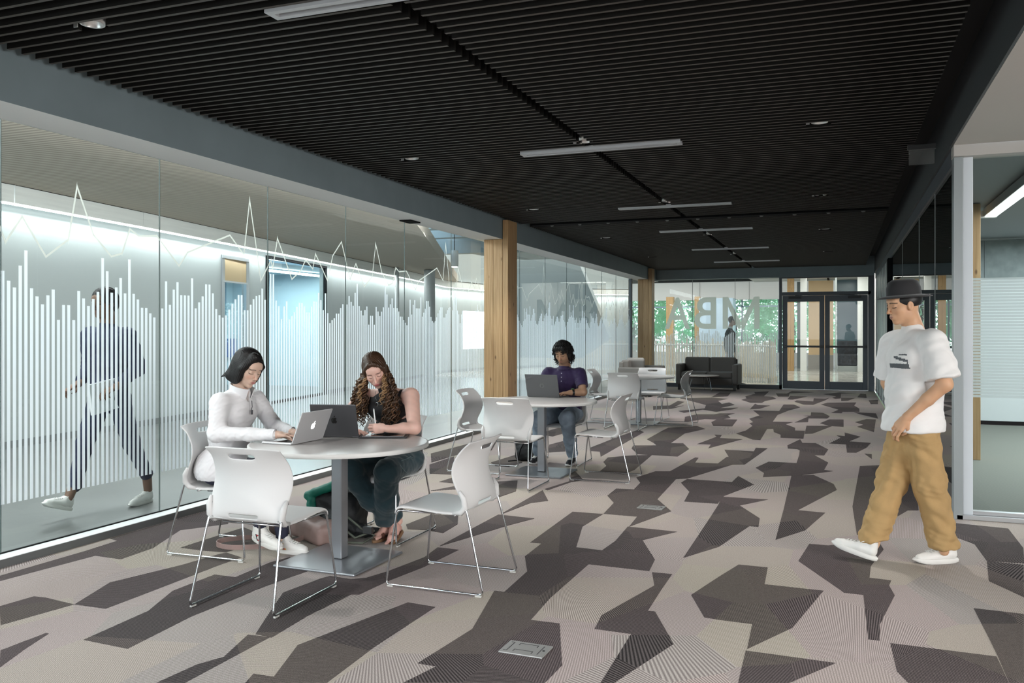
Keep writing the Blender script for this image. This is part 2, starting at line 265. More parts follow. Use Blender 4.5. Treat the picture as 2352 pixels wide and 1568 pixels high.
# ================================================================= SETTING
fl = B(); fl.box(-4.86, .80, -5, 22.45, -.05, 0); fl.box(.80, 7.5, -5, 7.42, -.05, 0)
floor = struct(fl.build('floor', CARL), 'patterned carpet floor of pale and dark faceted striped shapes', 'floor')
PATCHES = [
 [(-4.6,3.63),(-4.6,4.243),(-4.62,4.526),(-4.72,4.556),(-4.72,5.548),(-4.46,5.499),(-4.25,5.214),(-4.44,4.93),(-4.29,4.572),(-4.24,4.458),(-4.22,4.164),(-4.44,4.172),(-4.5,3.554)],
 [(-4.09,3.227),(-4.07,3.415),(-3.99,3.421),(-3.75,3.388),(-3.82,3.02)],
 [(-3.75,3.388),(-3.89,3.758),(-3.77,4.198),(-3.73,4.493),(-3.71,4.537),(-3.54,4.473),(-3.55,4.278),(-3.54,3.646),(-3.54,3.392)],
 [(-4.08,4.528),(-4.08,4.668),(-4.07,5.168),(-3.75,4.993),(-3.67,4.824),(-3.72,4.534),(-3.89,4.52)],
 [(-3.28,3.013),(-3.31,3.446),(-3.44,3.76),(-3.44,4.101),(-3.29,4.1),(-3.3,4.44),(-3.26,4.589),(-2.96,4.384),(-2.99,4.195),(-3.02,3.933),(-3.02,3.809),(-3.04,3.452),(-3,2.999)],
 [(-3.52,2.782),(-3.52,3.019),(-3.5,3.018),(-3.43,2.833),(-3.34,2.635)],
 [(-2.6,2.751),(-2.58,2.968),(-2.53,3.074),(-2.61,3.344),(-2.49,3.349),(-2.49,3.044),(-2.49,2.79)],
 [(-2.67,3.552),(-2.85,3.949),(-2.81,4.253),(-2.79,4.32),(-2.64,4.303),(-2.57,4.361),(-2.52,4.523),(-2.46,4.891),(-2.49,5.146),(-2.33,5.139),(-2.36,4.676),(-2.42,4.335),(-2.44,4.066),(-2.48,4.051),(-2.5,3.678),(-2.48,3.347),(-2.58,3.36)],
 [(-2.26,2.877),(-2.29,2.969),(-2.19,2.972),(-2.31,3.311),(-2.13,4.042),(-1.96,4.026),(-1.97,3.405),(-1.95,2.998)],
 [(-1.7,3.313),(-1.65,3.791),(-1.78,4.395),(-1.45,4.383),(-1.43,4.013),(-1.28,4.015),(-1.11,3.515),(-1.12,3.313),(-1.66,3.109),(-1.61,3.311)],
 [(-1.72,4.388),(-1.74,4.819),(-1.87,5.135),(-1.88,5.488),(-1.63,5.474),(-1.45,5.459),(-1.44,5.102),(-1.45,4.383)],
 [(-1.96,5.485),(-1.98,6.548),(-1.73,6.551),(-1.76,6.07),(-1.63,5.474),(-1.88,5.488)],
 [(-1.45,6.192),(-1.08,6.157),(-1.26,5.822),(-1.08,5.354),(-1.06,5.085),(-1.44,5.102),(-1.45,5.459),(-1.43,5.736)],
 [(-1.04,5.067),(-0.92,5.069),(-0.921,4.746),(-0.916,4.358),(-0.879,4.36),(-0.708,3.938),(-0.856,3.414),(-0.908,3.394),(-0.92,3.996),(-1.1,4.001),(-1.12,4.205),(-0.973,4.805)],
 [(-0.751,4.706),(-0.654,5.118),(-0.576,5.423),(-0.404,5.42),(-0.394,5.052),(-0.08,5.042),(-0.21,4.358),(-0.387,3.992),(-0.397,4.342),(-0.556,4.347),(-0.631,4.359)],
 [(-0.391,3.97),(-0.013,3.96),(-0.189,3.668),(-0.384,3.594)],
 [(-0.237,5.641),(-0.187,6.123),(-0.068,6.124),(0.253,6.36),(0.274,6.144),(0.182,5.674),(0.166,5.403),(0.281,5.391),(0.264,5.276),(0.283,5.093),(0.187,4.559),(0.177,4.32),(0.127,4.319),(0.124,5.039),(0.027,5.044)],
 [(0.103,7.558),(0.208,9.868),(0.763,10.24),(0.596,7.581),(0.515,7.55),(0.346,7.047),(0.118,6.514)],
 [(0.786,7.18),(1.15,7.115),(1.14,6.512),(1.07,6.075),(0.863,6.061),(0.854,6.512),(0.736,6.723)],
 [(0.863,6.061),(1.06,6.041),(0.932,5.303),(0.804,5.576)],
 [(0.652,4.999),(0.876,4.987),(0.705,4.009),(0.649,3.988),(0.655,4.298),(0.655,4.547)],
 [(0.22,4.301),(0.649,4.291),(0.647,3.987),(0.264,3.841),(0.228,3.957)],
 [(-0.933,7.24),(-0.765,7.275),(-0.568,6.825),(-0.552,6.526),(-0.617,6.524),(-0.747,5.823),(-0.921,5.458),(-0.927,6.663)],
 [(-0.442,8.968),(-0.238,9.088),(-0.047,8.613),(-0.018,8.305),(-0.308,7.246),(-0.102,7.219),(-0.228,6.527),(-0.408,6.161),(-0.417,7.242)],
 [(-0.95,7.604),(-0.565,7.615),(-0.76,7.277),(-0.933,7.24)],
 [(-1.4,8.172),(-1.38,8.394),(-0.953,8.379),(-0.934,8.756),(-0.744,8.31),(-0.936,7.647),(-0.944,7.281),(-1.22,7.275),(-1.25,7.734)],
 [(-1.89,7.296),(-1.9,7.655),(-1.74,7.67),(-1.76,8.032),(-1.86,8.305),(-1.76,8.746),(-1.62,8.798),(-1.53,9.875),(-1.49,9.858),(-1.47,9.484),(-1.23,9.506),(-1.2,10.05),(-1.18,10.06),(-1.3,10.65),(-0.952,10.63),(-0.959,10.97),(-0.82,10.96),(-0.915,9.897),(-0.949,9.534),(-1.07,9.487),(-1.38,8.426),(-1.48,8.354),(-1.45,7.292),(-1.25,6.844),(-1.44,6.187),(-1.46,6.549),(-1.73,6.557),(-1.76,7.009)],
 [(-2.42,9.168),(-2.46,9.518),(-2.25,9.764),(-2.03,9.904),(-1.98,8.768),(-2.02,8.452),(-2.29,8.517),(-2.32,8.914)],
 [(-2.38,10.36),(-2.42,10.64),(-2.15,10.75),(-2.22,10.95),(-2.39,11.31),(-2.39,12.35),(-2.38,12.81),(-2.02,13.19),(-1.84,12.83),(-2.03,12.15),(-2.02,11.03),(-1.87,11.08),(-1.71,10.56),(-1.73,9.873),(-2.2,9.894)],
 [(-2.87,10.24),(-2.82,11.38),(-2.74,12.39),(-2.6,12.1),(-2.55,9.541),(-2.67,9.949),(-2.79,9.964)],
 [(-1.69,11.06),(-1.56,11.93),(-1.62,12.15),(-1.52,12.15),(-1.5,11.8),(-1.2,11.77),(-1.5,10.7),(-1.52,11.08)],
 [(-1.35,12.4),(-1.26,12.84),(-1.23,13.51),(-1.31,13.88),(-1.27,14.06),(-1.38,14.59),(-1.27,15.23),(-1.46,16.16),(-1.01,16.2),(-1.02,17.69),(-0.827,17.76),(-0.686,17.14),(-0.853,16.39),(-0.99,15.44),(-0.985,14.25),(-0.681,14.29),(-0.77,13.92),(-0.611,13.45),(-0.595,13.09),(-0.46,13.1),(-0.445,12.12),(-0.738,12.13),(-0.76,12.49),(-0.87,12.78),(-0.907,13.22),(-0.99,13.16),(-0.972,11.77),(-1.07,11.78)],
 [(-0.462,13.81),(-0.093,13.92),(-0.345,12.78),(-0.451,12.71)],
 [(-0.278,14.27),(-0.148,14.95),(0.07,15),(0.065,13.85),(-0.138,13.9)],
 [(-0.655,14.24),(-0.481,15.34),(-0.574,15.4),(-0.452,15.51),(-0.462,16.15),(-0.263,16.12),(-0.145,15.51),(-0.181,15.09),(-0.47,15.01),(-0.458,14.37)],
 [(-0.608,11.33),(-0.482,12.04),(-0.441,11.66),(-0.278,11.69),(-0.122,11.12),(-0.161,10.57),(-0.268,10.55),(-0.11,10),(-0.144,9.461),(-0.058,9.402),(-0.416,8.947),(-0.432,8.974),(-0.433,9.423),(-0.432,10.52),(-0.443,10.93),(-0.477,11.02),(-0.586,11.03)],
 [(-0.819,9.349),(-0.724,9.833),(-0.431,9.841),(-0.433,9.423),(-0.432,8.974),(-0.7,8.774),(-0.71,9.036)],
 [(-0.116,11.73),(0.022,12.41),(-0.031,12.68),(0.075,12.62),(0.075,13.07),(0.273,12.63),(0.122,12.04),(0.383,11.97),(0.319,11.47),(0.191,10.94),(0.088,10.92),(0.084,11.7)],
 [(-0.331,17.95),(-0.222,18.44),(0.327,18.73),(0.276,17.92),(0.355,17.23),(0.341,16.56),(0.063,16.46),(0.045,16.18),(-0.126,16.17),(-0.006,16.87)],
 [(-1.92,18.58),(-1.86,19.06),(-1.94,19.57),(-1.81,20.57),(-1.88,21.09),(-1.57,21.48),(-1.56,19.81),(-1.37,19.72),(-1.25,19.14),(-1.43,18.48),(-1.45,17.97),(-1.67,17.89)],
 [(-1.37,20.81),(-1.13,20.83),(-1.06,21.79),(-0.537,21.6),(-1.07,20.93),(-1.04,19.91),(-1.26,19.82)],
 [(-1.02,19.07),(-1.02,20.11),(-0.65,20.06),(-0.917,19.02)],
 [(-0.85,18.47),(-0.826,18.85),(-0.495,18.69),(-0.508,19.57),(-0.276,19.51),(-0.196,19.85),(-0.27,19.07),(-0.472,17.82),(-0.655,17.82)],
 [(-0.341,20.95),(0.015,21.7),(0.377,21.58),(0.042,21.28),(0.035,19.78),(-0.069,19.59),(-0.133,19.87),(-0.05,20.38)],
 [(0.374,20.22),(0.463,21.44),(0.582,21.3),(0.559,20.07)],
 [(0.045,19.94),(0.328,19.98),(0.174,19.15),(0.043,19.04)],
 [(0.58,19.39),(0.768,19.61),(0.723,18.48),(0.589,18.43)],
 [(-1.54,16.4),(-1.56,17.66),(-1.48,17.38),(-1.25,17.34),(-1.38,16.57)],
 [(-3.18,18.55),(-2.6,18.99),(-2.22,18.77),(-2.34,18.13),(-2.17,17.38),(-2.08,17.81),(-1.91,17.27),(-2.1,16.41),(-2.35,16.32),(-2.43,17.02)],
 [(-2.71,15.55),(-2.33,16.32),(-1.78,16.65),(-1.83,16.28),(-2.05,15.65),(-2.34,15.98),(-2.56,15.25)],
 [(-2.42,14.51),(-2.31,15.04),(-2.02,15.14),(-1.96,15.37),(-1.71,15.47),(-1.78,15.04),(-1.68,14.61),(-1.82,14.28),(-2.06,14.28),(-2.29,13.67)],
 [(-1.89,13.82),(-1.86,14.35),(-1.55,14.38),(-1.51,13.33),(-1.79,13.3)],
 [(-2.61,19.08),(-2.63,20.62),(-2.38,20.71),(-2.31,19.52)],
 [(-3.35,16.42),(-3.07,16.65),(-3.12,17.84),(-2.95,17.62),(-2.93,16.33),(-2.81,16.75),(-2.91,15.99),(-3.19,15.65)],
 [(0.253,16.42),(0.607,16.35),(0.602,15.38),(0.347,16.05)],
 [(0.24,14.64),(0.424,15.22),(0.563,15.19),(0.466,13.29),(0.258,13.93),(0.353,14.27)],
 [(0.28,10.88),(0.358,10.86),(0.345,10.46)],
 [(-4.12,8.311),(-4.13,8.966),(-3.6,7.816),(-3.86,7.79)],
 [(-3.56,7.391),(-3.54,7.7),(-3.37,7.366)],
 [(-3.43,6.949),(-3.33,7.226),(-3.09,7.568),(-2.89,7.729),(-2.71,7.208),(-2.75,6.878),(-3.23,7.113)],
 [(-2.47,6.273),(-2.48,6.278),(-2.5,7.335),(-2.3,6.893),(-2.41,6.751)],
 [(-2.49,5.179),(-2.49,6.231),(-2.18,6.198),(-2.29,5.894),(-2.42,5.409)],
 [(-3,5.664),(-2.98,6.045),(-2.77,6.09),(-2.65,5.816),(-2.63,5.522),(-2.77,5.563),(-2.92,5.539)],
 [(-2.5,7.394),(-2.41,7.861),(-2.57,8.429),(-2.51,8.415),(-2.3,7.968),(-2.38,7.84),(-2.46,7.349)],
 [(-4.48,9.073),(-4.42,10.06),(-4.21,10.5),(-3.92,9.591),(-4.15,9.199),(-4.17,8.461)],
 [(-3.56,8.69),(-3.51,9.346),(-3.24,8.811),(-3.27,8.471),(-3.43,8.491)],
 [(-3.93,11.69),(-3.89,12.48),(-3.62,11.66),(-3.66,11.16),(-3.78,11.25)],
 [(-3.43,10.32),(-3.36,10.82),(-3.06,9.815),(-3.23,9.649)],
]
BARS = [1.81, 1.75, 1.71, 1.85, 1.95, 1.71, 1.66, 1.61, 1.67, 1.71, 1.51, 1.61, 1.61, 1.51, 1.71, 1.66, 1.61, 1.66, 1.71, 1.95, 1.86, 1.71, 1.75, 1.82, 1.71, 1.96, 1.71, 1.67, 1.61, 1.61, 1.57, 1.54, 1.51, 1.61, 1.82, 1.64, 1.76, 1.82, 1.72, 1.72, 1.72, 1.86, 1.62, 1.67, 1.72, 1.82, 1.82, 1.75, 1.75, 1.62, 1.57, 1.55, 1.57, 1.62, 1.67, 1.71, 1.75, 1.75, 1.62, 1.62, 1.67, 1.72, 1.75, 1.76, 1.82, 1.72, 1.86, 1.96, 1.96, 1.72, 1.67, 1.55, 1.67, 1.72, 1.55, 1.58, 1.62, 1.67, 1.71, 1.71, 1.68, 1.62, 1.62, 1.68, 1.73, 1.73, 1.82, 1.75, 1.65, 1.82, 1.62, 1.52, 1.55, 1.57, 1.62, 1.62, 1.68, 1.72, 1.95, 1.72, 1.82, 1.76, 1.73, 1.86, 1.94, 1.72, 1.68, 1.62, 1.68, 1.72, 1.52]
BARS = (BARS[:48]+BARS[49:])[:99]
ZIG0 = [(3.838, 2.045), (3.871, 1.971), (3.985, 2.163), (4.16, 1.922), (4.334, 2.051), (4.406, 2.419), (4.543, 2.107), (4.7, 1.968), (4.796, 1.997), (4.872, 2.182), (4.957, 2.139), (5.135, 2.161), (5.373, 1.948), (5.465, 2.063), (5.974, 2.254), (6.158, 2.103), (6.237, 2.591), (6.394, 1.891), (6.542, 2.086), (6.566, 2.007), (6.638, 2.295), (6.862, 1.93), (7.006, 2.02), (7.087, 2.133), (7.208, 2.051), (7.254, 2.204), (7.467, 1.951), (7.565, 2.212), (7.73, 2.369), (7.898, 1.99), (8.015, 2.173), (8.186, 1.943), (8.358, 2.06), (8.424, 2.423), (8.54, 2.162), (8.724, 1.981), (8.797, 2.005), (8.893, 2.187), (8.98, 2.151), (9.112, 2.165), (9.294, 2.032)]

for i, pts in enumerate(PATCHES):
    z = .0006+.00004*i
    b = B().prism(pts, -.001, z); b.build('carpet_patch', CARD, floor)
# floors of the neighbouring spaces
struct(rbox(-16, -4.86, -5, 24.5, -.05, .0).build('floor_corridor', CONC), 'grey polished concrete corridor floor beyond the striped glass', 'floor')
struct(B().prism([(-16, 24.5), (-4.86, 24.5), (-4.86, 22.6), (7, 22.6), (7, 54), (-16, 54)], -.05, 0).build('floor_atrium', ATF), 'pale polished atrium floor beyond the far doors', 'floor')
SRC = stripes('side_room_carpet', (.14, .15, .13), (.20, .21, .18), 'DIAGONAL', 14, .95)
struct(rbox(.80, 9, 7.42, 16, -.05, .0).build('floor_side_room', SRC), 'dark grey carpet of the glazed side room', 'floor')

# ---- slatted ceiling
ceil = struct(rbox(-4.47, .80, -5, 22.6, 3.26, 3.34).build('ceiling', DECK), 'dark ceiling deck with rows of hanging slats', 'ceiling')
SP = .0922
me_slat = {}
DL = [(-3.66, 3.42), (-3.72, 7.14), (-2.01, 7.02), (-.14, 7.02), (-3.75, 10.65), (-1.99, 10.6), (-.2, 10.75), (-3.72, 14.3), (-.2, 14.3), (-3.72, 18.2), (-.2, 18.2), (-.15, 3.4), (-2.0, 14.4), (-2.0, 18.2)]
def slat(x0, x1, y):
    k = (x0, x1)
    if k not in me_slat:
        o = B().box(x0, x1, 0, .022, 0, .085).build('slat', [SLAT_SHADE, SLAT_LIT], ceil); me_slat[k] = o.data
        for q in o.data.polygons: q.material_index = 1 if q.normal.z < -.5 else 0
    else:
        o = bpy.data.objects.new('slat', me_slat[k]); COL.objects.link(o); o.parent = ceil
    o.location = (0, y, 3.03)
ys = [1.95+SP*i for i in range(int(10.12/SP))] + [12.30+SP*i for i in range(int(10.0/SP))]
ns = 0; rest = B()
LIGHTY = [3.60, 7.26, 10.90, 13.63, 16.84, 20.0]
for y in ys:
    near = min(abs(y+.014-ly) for ly in LIGHTY) < .065
    segs = [(-4.40, -2.67), (-1.24, .60)] if near else [(-4.40, -2.045), (-1.975, .60)]
    for dx, dy in DL:
        if abs(y+.011-dy) < .062:
            n2 = []
            for a, b in segs:
                if a < dx-.10 and b > dx+.085: n2 += [(a, dx-.10), (dx+.085, b)]
                else: n2.append((a, b))
            segs = n2
    for a, b in segs:
        if ns < 298: slat(a, b, y); ns += 1
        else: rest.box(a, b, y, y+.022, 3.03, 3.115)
o = rest.build('slat_field', [SLAT_SHADE, SLAT_LIT], ceil); o['kind'] = 'stuff'
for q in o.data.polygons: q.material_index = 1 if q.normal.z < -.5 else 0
rn = B()
for x in (-3.7, -2.5, -1.5, -.1): rn.box(x-.02, x+.02, 1.9, 12.05, 3.12, 3.16); rn.box(x-.02, x+.02, 12.35, 22.3, 3.12, 3.16)
rn.build('carrier_rail', BLK, ceil)
# dark service recess across the ceiling with its row of sprinkler cups
t = thing('ceiling_track', 'black recessed track with small round studs crossing the slatted ceiling', 'track', (-1.9, 12.17, 3.02), world=True)
rbox(-4.30, .60, 12.08, 12.27, 3.02, 3.10).build('track_body', BLK, t)
for i in range(11):
    x = -4.0+i*.43
    B().lathe([(.0, 0), (.022, 0), (.026, .012), (.0, .014)], (x, 12.17, 3.006), 10).build('stud', mat('stud_metal', (.16, .16, .16), .4, .6), t)
# ---- walls behind the photographer
struct(rbox(-4.86, 7.6, -5.1, -5, 0, 3.4).build('wall_back', mat('wall_grey', (.42, .45, .45), .6)), 'plain wall behind the photographer', 'wall')
struct(rbox(7.5, 7.6, -5, 7.46, 0, 3.4).build('wall_lobby', mat('wall_grey', (.42, .45, .45), .6)), 'plain wall at the far side of the lobby', 'wall')
# ---- beams
bm_ = rbox(-4.86, -4.47, -5, 22.6, 2.75, 3.45).build('trim_1', [GREYP, SOFP]); struct(bm_, 'long grey painted beam above the striped glazing', 'beam')
for p in bm_.data.polygons: p.material_index = 1 if p.normal.z < -.5 else 0
struct(rbox(-4.47, .80, 22.35, 22.62, 2.79, 3.34).build('trim_2', GREYP), 'grey beam over the far doors', 'beam')
struct(rbox(.80, .815, -5, 22.6, 2.852, 3.45).build('trim_3', mat('bulkhead_paint', (.055, .06, .065), .5)), 'dark bulkhead between slatted ceiling and side glazing', 'bulkhead')
struct(rbox(.8155, .925, 7.30, 22.6, 2.852, 3.45).build('trim_12', mat('bulkhead_paint', (.055, .06, .065), .5)), 'dark bulkhead core over the side glazing', 'bulkhead')
struct(rbox(.8155, 7.5, -5, 7.29, 2.85, 2.95).build('ceiling_lobby', PALE), 'pale plain ceiling to the right of the bulkhead', 'ceiling')
struct(rbox(.8155, 7.5, 7.30, 7.46, 2.765, 2.86).build('trim_4', mat('header_paint', (.52, .50, .47), .5), bevel=.004), 'pale header rail over the side room glazing', 'trim')
struct(rbox(.82, .90, 7.46, 22.5, 2.72, 2.849).build('trim_5', FRM), 'dark head frame of the side glazing', 'trim')
# curb and gasket
cb = rbox(-4.85, -4.735, -5, 22.35, 0, .050).build('baseboard_left', mat('sill_grey', (.17, .18, .18), .45, .3))  # front face dark grey, the unlit side of the sill
rbox(-4.85, -4.735, -5, 22.35, .050, .0535).build('sill_cap', mat('sill_cap_white', (.72, .74, .75), .45), cb); struct(cb, 'long aluminium sill rail under the striped glazing', 'sill')  # corridor light on the sill top, put in as a white strip
rbox(-4.868, -4.85, -5, 22.35, 0, .060).build('gasket', BLK, cb)

ZIG = [p for p in ZIG0 if 3.98 < p[0] < 8.0]
# ---- left glazing with bar and zigzag film
def bars_for(y0, y1, x, t0, t1):
    b = B(); i0 = int(math.ceil((y0-3.849)/.0407)); i = i0
    while 3.849+.0407*i+.024 < y1:
        yy = 3.849+.0407*i; zt = BARS[i % 99]
        if yy > y0+.004: b.add([(x, yy-.012, .358), (x, yy+.012, .358), (x, yy+.012, zt), (x, yy-.012, zt)], [(0, 1, 2, 3)])
        i += 1
    return b
def zig_for(y0, y1, x):
    b = B(); pts = []
    for k in range(-2, 6):
        pts += [(y+4.03*k, z) for y, z in ZIG]
    w = .008
    for (a, za), (c, zc) in zip(pts, pts[1:]):
        if c <= a: continue
        if c < y0 or a > y1: continue
        A = max(a, y0+.004); Cc = min(c, y1-.004)
        if Cc-A < .003: continue
        f = (zc-za)/(c-a); z1 = za+f*(A-a); z2 = za+f*(Cc-a)
        L = math.hypot(1, f); hh = w*L*.85
        hh = min(hh, .06)
        b.add([(x, A, z1-hh), (x, Cc, z2-hh), (x, Cc, z2+hh), (x, A, z1+hh)], [(0, 1, 2, 3)])
    return b
SE = [-.08, 1.24, 2.55, 3.84, 5.17, 6.50, 7.82, 9.13, 10.45, 11.75, 13.09, 14.38, 15.67, 16.96, 18.26, 19.54, 20.95, 22.35]
for i, (a, b_) in enumerate(zip(SE, SE[1:])):
    g = rbox(-4.862, -4.852, a+.003, b_-.003, .055, 2.75).build('window_%d' % (i+1), GL)
    struct(g, 'clear glass pane with frosted bars, pane %d of the long glazed partition' % (i+1), 'window')
    bb = bars_for(a, b_, -4.851, 0, 0)
    if bb.v: bb.build('frosted_stripes', FROST, g)
    zz = zig_for(a, b_, -4.851)
    if zz.v: zz.build('zigzag_line', FROSTW, g)
    rbox(-4.8625, -4.8515, a-.0014, a+.0014, .06, 2.75).build('joint_seal', mat('seal', (.10, .12, .115), .5), g)
struct(rbox(-4.90, -4.82, 20.99, 21.09, 0, 2.75).build('trim_6', FRM), 'dark grey post at the far end of the striped glazing', 'post')
o = rbox(-4.845, -4.70, 8.98, 9.24, 2.735, 2.749).build('glass_clip', BLK); tag(o, 'small black patch fitting at the top joint of the glazing', 'fitting')

# ---- timber columns (laminated boards)
def column(name, x0, x1, y0, y1, z1, label, n=3):
    t = thing(name, label, 'column', ((x0+x1)/2, (y0+y1)/2, 0), world=True)
    w = (x1-x0)/n
    for i in range(n): rbox(x0+i*w+(.0015 if i else 0), x0+(i+1)*w, y0+.001*(i % 2), y1, 0, z1).build('timber_board', [WOODC, WOODC, WOODC][i % 3], t, bevel=.006)
    return t
column('timber_column', -4.75, -4.465, 11.33, 11.70, 2.748, 'tall laminated timber column beside the glazing, behind the second table', 2)
c = rbox(-4.462, -4.38, 11.33, 11.70, 0, 3.02).build('timber_board', WOODC, bpy.data.objects['timber_column'], bevel=.006)
column('timber_column', -4.724, -4.465, 21.27, 21.62, 2.748, 'laminated timber column at the far end, near the beige sofa', 2)
t2 = bpy.data.objects['timber_column.001']
c = rbox(-4.462, -4.371, 21.27, 21.62, 0, 3.02).build('timber_board', WOODC, t2, bevel=.006)

# ---- far wall: glazing and doors
for i, (a, b_) in enumerate([(-4.84, -3.563), (-3.557, -2.483), (-2.477, -1.40)]):
    g = rbox(a, b_, 22.49, 22.50, .10, 2.79).build('window_%d' % (i+21), GL)
    struct(g, ['far glass pane behind the timber column', 'far glass pane with the middle letter', 'far glass pane beside the double doors'][i], 'window')
    bb = B(); k = 0
    x = a+.01
    while x+.022 < b_-.005:
        zt = .62*BARS[(k*1+i*31) % 99]+.33
        bb.add([(x, 22.487, .14), (x+.022, 22.487, .14), (x+.022, 22.487, zt), (x, 22.487, zt)], [(0, 1, 2, 3)]); x += .0407; k += 1
    bb.build('frosted_stripes', FROST, g)
    rbox(a-.004, a+.003, 22.48, 22.51, .1, 2.79).build('joint_seal', mat('seal', (.12, .14, .13), .5), g)
struct(rbox(-4.86, -1.33, 22.42, 22.56, 0, .10).build('baseboard_far', FRM), 'dark grey sill under the far glazing', 'sill')
fr = B(); fr.box(-1.40, -1.33, 22.42, 22.56, 0, 2.79); fr.box(-1.33, .72, 22.42, 22.56, 2.335, 2.42); fr.box(-1.33, .72, 22.42, 22.56, 2.765, 2.79); fr.box(.66, .80, 22.42, 22.56, 0, 2.79)
struct(fr.build('trim_7', FRM, bevel=.004), 'dark grey frame around the double doors and transom', 'door frame')
struct(rbox(-1.33, .66, 22.49, 22.50, 2.42, 2.765).build('window_24', GL), 'transom pane above the double doors', 'window')
struct(rbox(-1.33, .66, 22.40, 22.56, .0, .018).build('trim_8', ALU), 'bright metal threshold below the double doors', 'threshold')
def door(n, x0, x1, lab):
    d = B(); y0, y1 = 22.465, 22.515; gx0 = x0+.115; gx1 = x1-.115
    d.box(x0, gx0, y0, y1, .02, 2.33); d.box(gx1, x1, y0, y1, .02, 2.33); d.box(gx0, gx1, y0, y1, 2.18, 2.33); d.box(gx0, gx1, y0, y1, .02, .21)
    o = struct(d.build('door_%d' % n, FRM, bevel=.003), lab, 'door')
    rbox(gx0, gx1, 22.487, 22.493, .21, 2.18).build('glass_pane', GL, o)
    b = B(); b.bar((x0+.03, 22.42, 1.07), (x1-.03, 22.42, 1.07), .035, .05); b.box(x0+.02, x0+.09, 22.40, 22.465, 1.04, 1.10); b.box(x1-.09, x1-.02, 22.40, 22.465, 1.04, 1.10)
    b.build('push_bar', mat('bar_metal', (.04, .042, .045), .4, .5), o, bevel=.003)
    s = 1 if n == 1 else -1; cx_ = x0+.30 if n == 1 else x1-.30
    b = B(); b.box(cx_-.15, cx_+.15, 22.40, 22.465, 2.25, 2.31); b.bar((cx_, 22.42, 2.33), (cx_+s*.35, 22.40, 2.345), .02, .015)
    b.build('door_closer', mat('closer', (.03, .032, .036), .5), o)
    return o
door(1, -1.32, -.335, 'grey framed glass door leaf with timber seen through it')
door(2, -.325, .655, 'grey framed glass door leaf next to the side wall')
# letters in the far glazing, reversed because they read from outside
def letter(ch, x0, x1, z0, z1, lab):
    cu = bpy.data.curves.new('letter', 'FONT'); cu.body = ch; cu.extrude = 0; cu.offset = .012
    tmp = bpy.data.objects.new('tmp', cu); COL.objects.link(tmp); dg = bpy.context.evaluated_depsgraph_get(); dg.update()
    me = bpy.data.meshes.new_from_object(tmp.evaluated_get(dg)); bpy.data.objects.remove(tmp)
    co = np.array([v.co[:] for v in me.vertices]); mn = co.min(0); mx = co.max(0)
    nx = x1-(co[:, 0]-mn[0])/(mx[0]-mn[0])*(x1-x0); nz = z0+(co[:, 1]-mn[1])/(mx[1]-mn[1])*(z1-z0); ny = 22.483+co[:, 2]
    me.vertices.foreach_set('co', np.stack([nx, ny, nz], 1).ravel()); me.materials.clear(); me.materials.append(FROSTL); me.update()
    o = bpy.data.objects.new('vinyl_letter', me); COL.objects.link(o); tag(o, lab, 'letter', 'reversed vinyl letters on the far glazing'); return o
letter('A', -4.278, -3.62, 1.51, 2.325, 'frosted vinyl letter A on the far glass')
letter('B', -3.507, -2.953, 1.51, 2.325, 'frosted vinyl letter B, reversed, on the far glass')
b = B(); x0, x1, z0, z1 = -2.788, -1.873, 1.51, 2.325; xm = (x0+x1)/2
for q in ([(x0, z0), (x0+.135, z0), (x0+.135, z1), (x0, z1)], [(x1-.135, z0), (x1, z0), (x1, z1), (x1-.135, z1)], [(x0+.137, z1), (x0+.137, z1-.25), (xm-.075, z0), (xm-.002, z0), (xm-.002, z0+.17)], [(x1-.137, z1), (xm+.002, z0+.17), (xm+.002, z0), (xm+.075, z0), (x1-.137, z1-.25)]):
    b.add([(x, 22.483, z) for x, z in q], [tuple(range(len(q)))])
tag(b.build('vinyl_letter', FROSTL), 'frosted vinyl letter M beside the walking man in dark suit', 'letter', 'reversed vinyl letters on the far glazing')

# ---- side glazing (x = .84)
SG = [7.46, 8.9, 10.6, 13.3, 16.35]
for i, (a, b_) in enumerate(zip(SG, SG[1:])):
    g = rbox(.84, .852, a+.004, b_-.004, .06, 2.72).build('window_%d' % (i+31), GLD); struct(g, 'dark reflective side pane %d along the corridor' % (i+1), 'window')
    rbox(.836, .856, a-.004, a+.004, .06, 2.72).build('joint_seal', mat('seal_light', (.35, .38, .38), .4), g)
struct(rbox(.82, .88, 7.5, 22.4, 0, .06).build('baseboard_right', FRM), 'dark sill under the side glazing', 'sill')
struct(rbox(.80, .90, 16.35, 16.75, 0, 2.72).build('trim_9', BLK), 'black post between side glazing and panelled end', 'post')
wp = struct(rbox(.83, .90, 16.75, 22.42, 0, 2.72).build('wall_right', mat('panel_green_grey', (.20, .24, .24), .35)), 'grey green panelled wall end beside the far doors', 'wall')
for y in (17.7, 18.8, 20.0, 21.2): rbox(.815, .83, y-.03, y+.03, 0, 2.72).build('panel_batten', mat('batten', (.42, .47, .46), .3, .4), wp)
pc = struct(rbox(.82, .885, 7.33, 7.46, 0, 2.765).build('trim_10', mat('post_grey', (.36, .40, .41), .4, .3), bevel=.003), 'grey corner post of the side room glazing', 'post')
struct(rbox(.887, .955, 7.36, 7.46, .03, 2.765).build('trim_11', mat('post_white', (.74, .80, .85), .35), bevel=.003), 'bright white post next to the grey corner post', 'post')
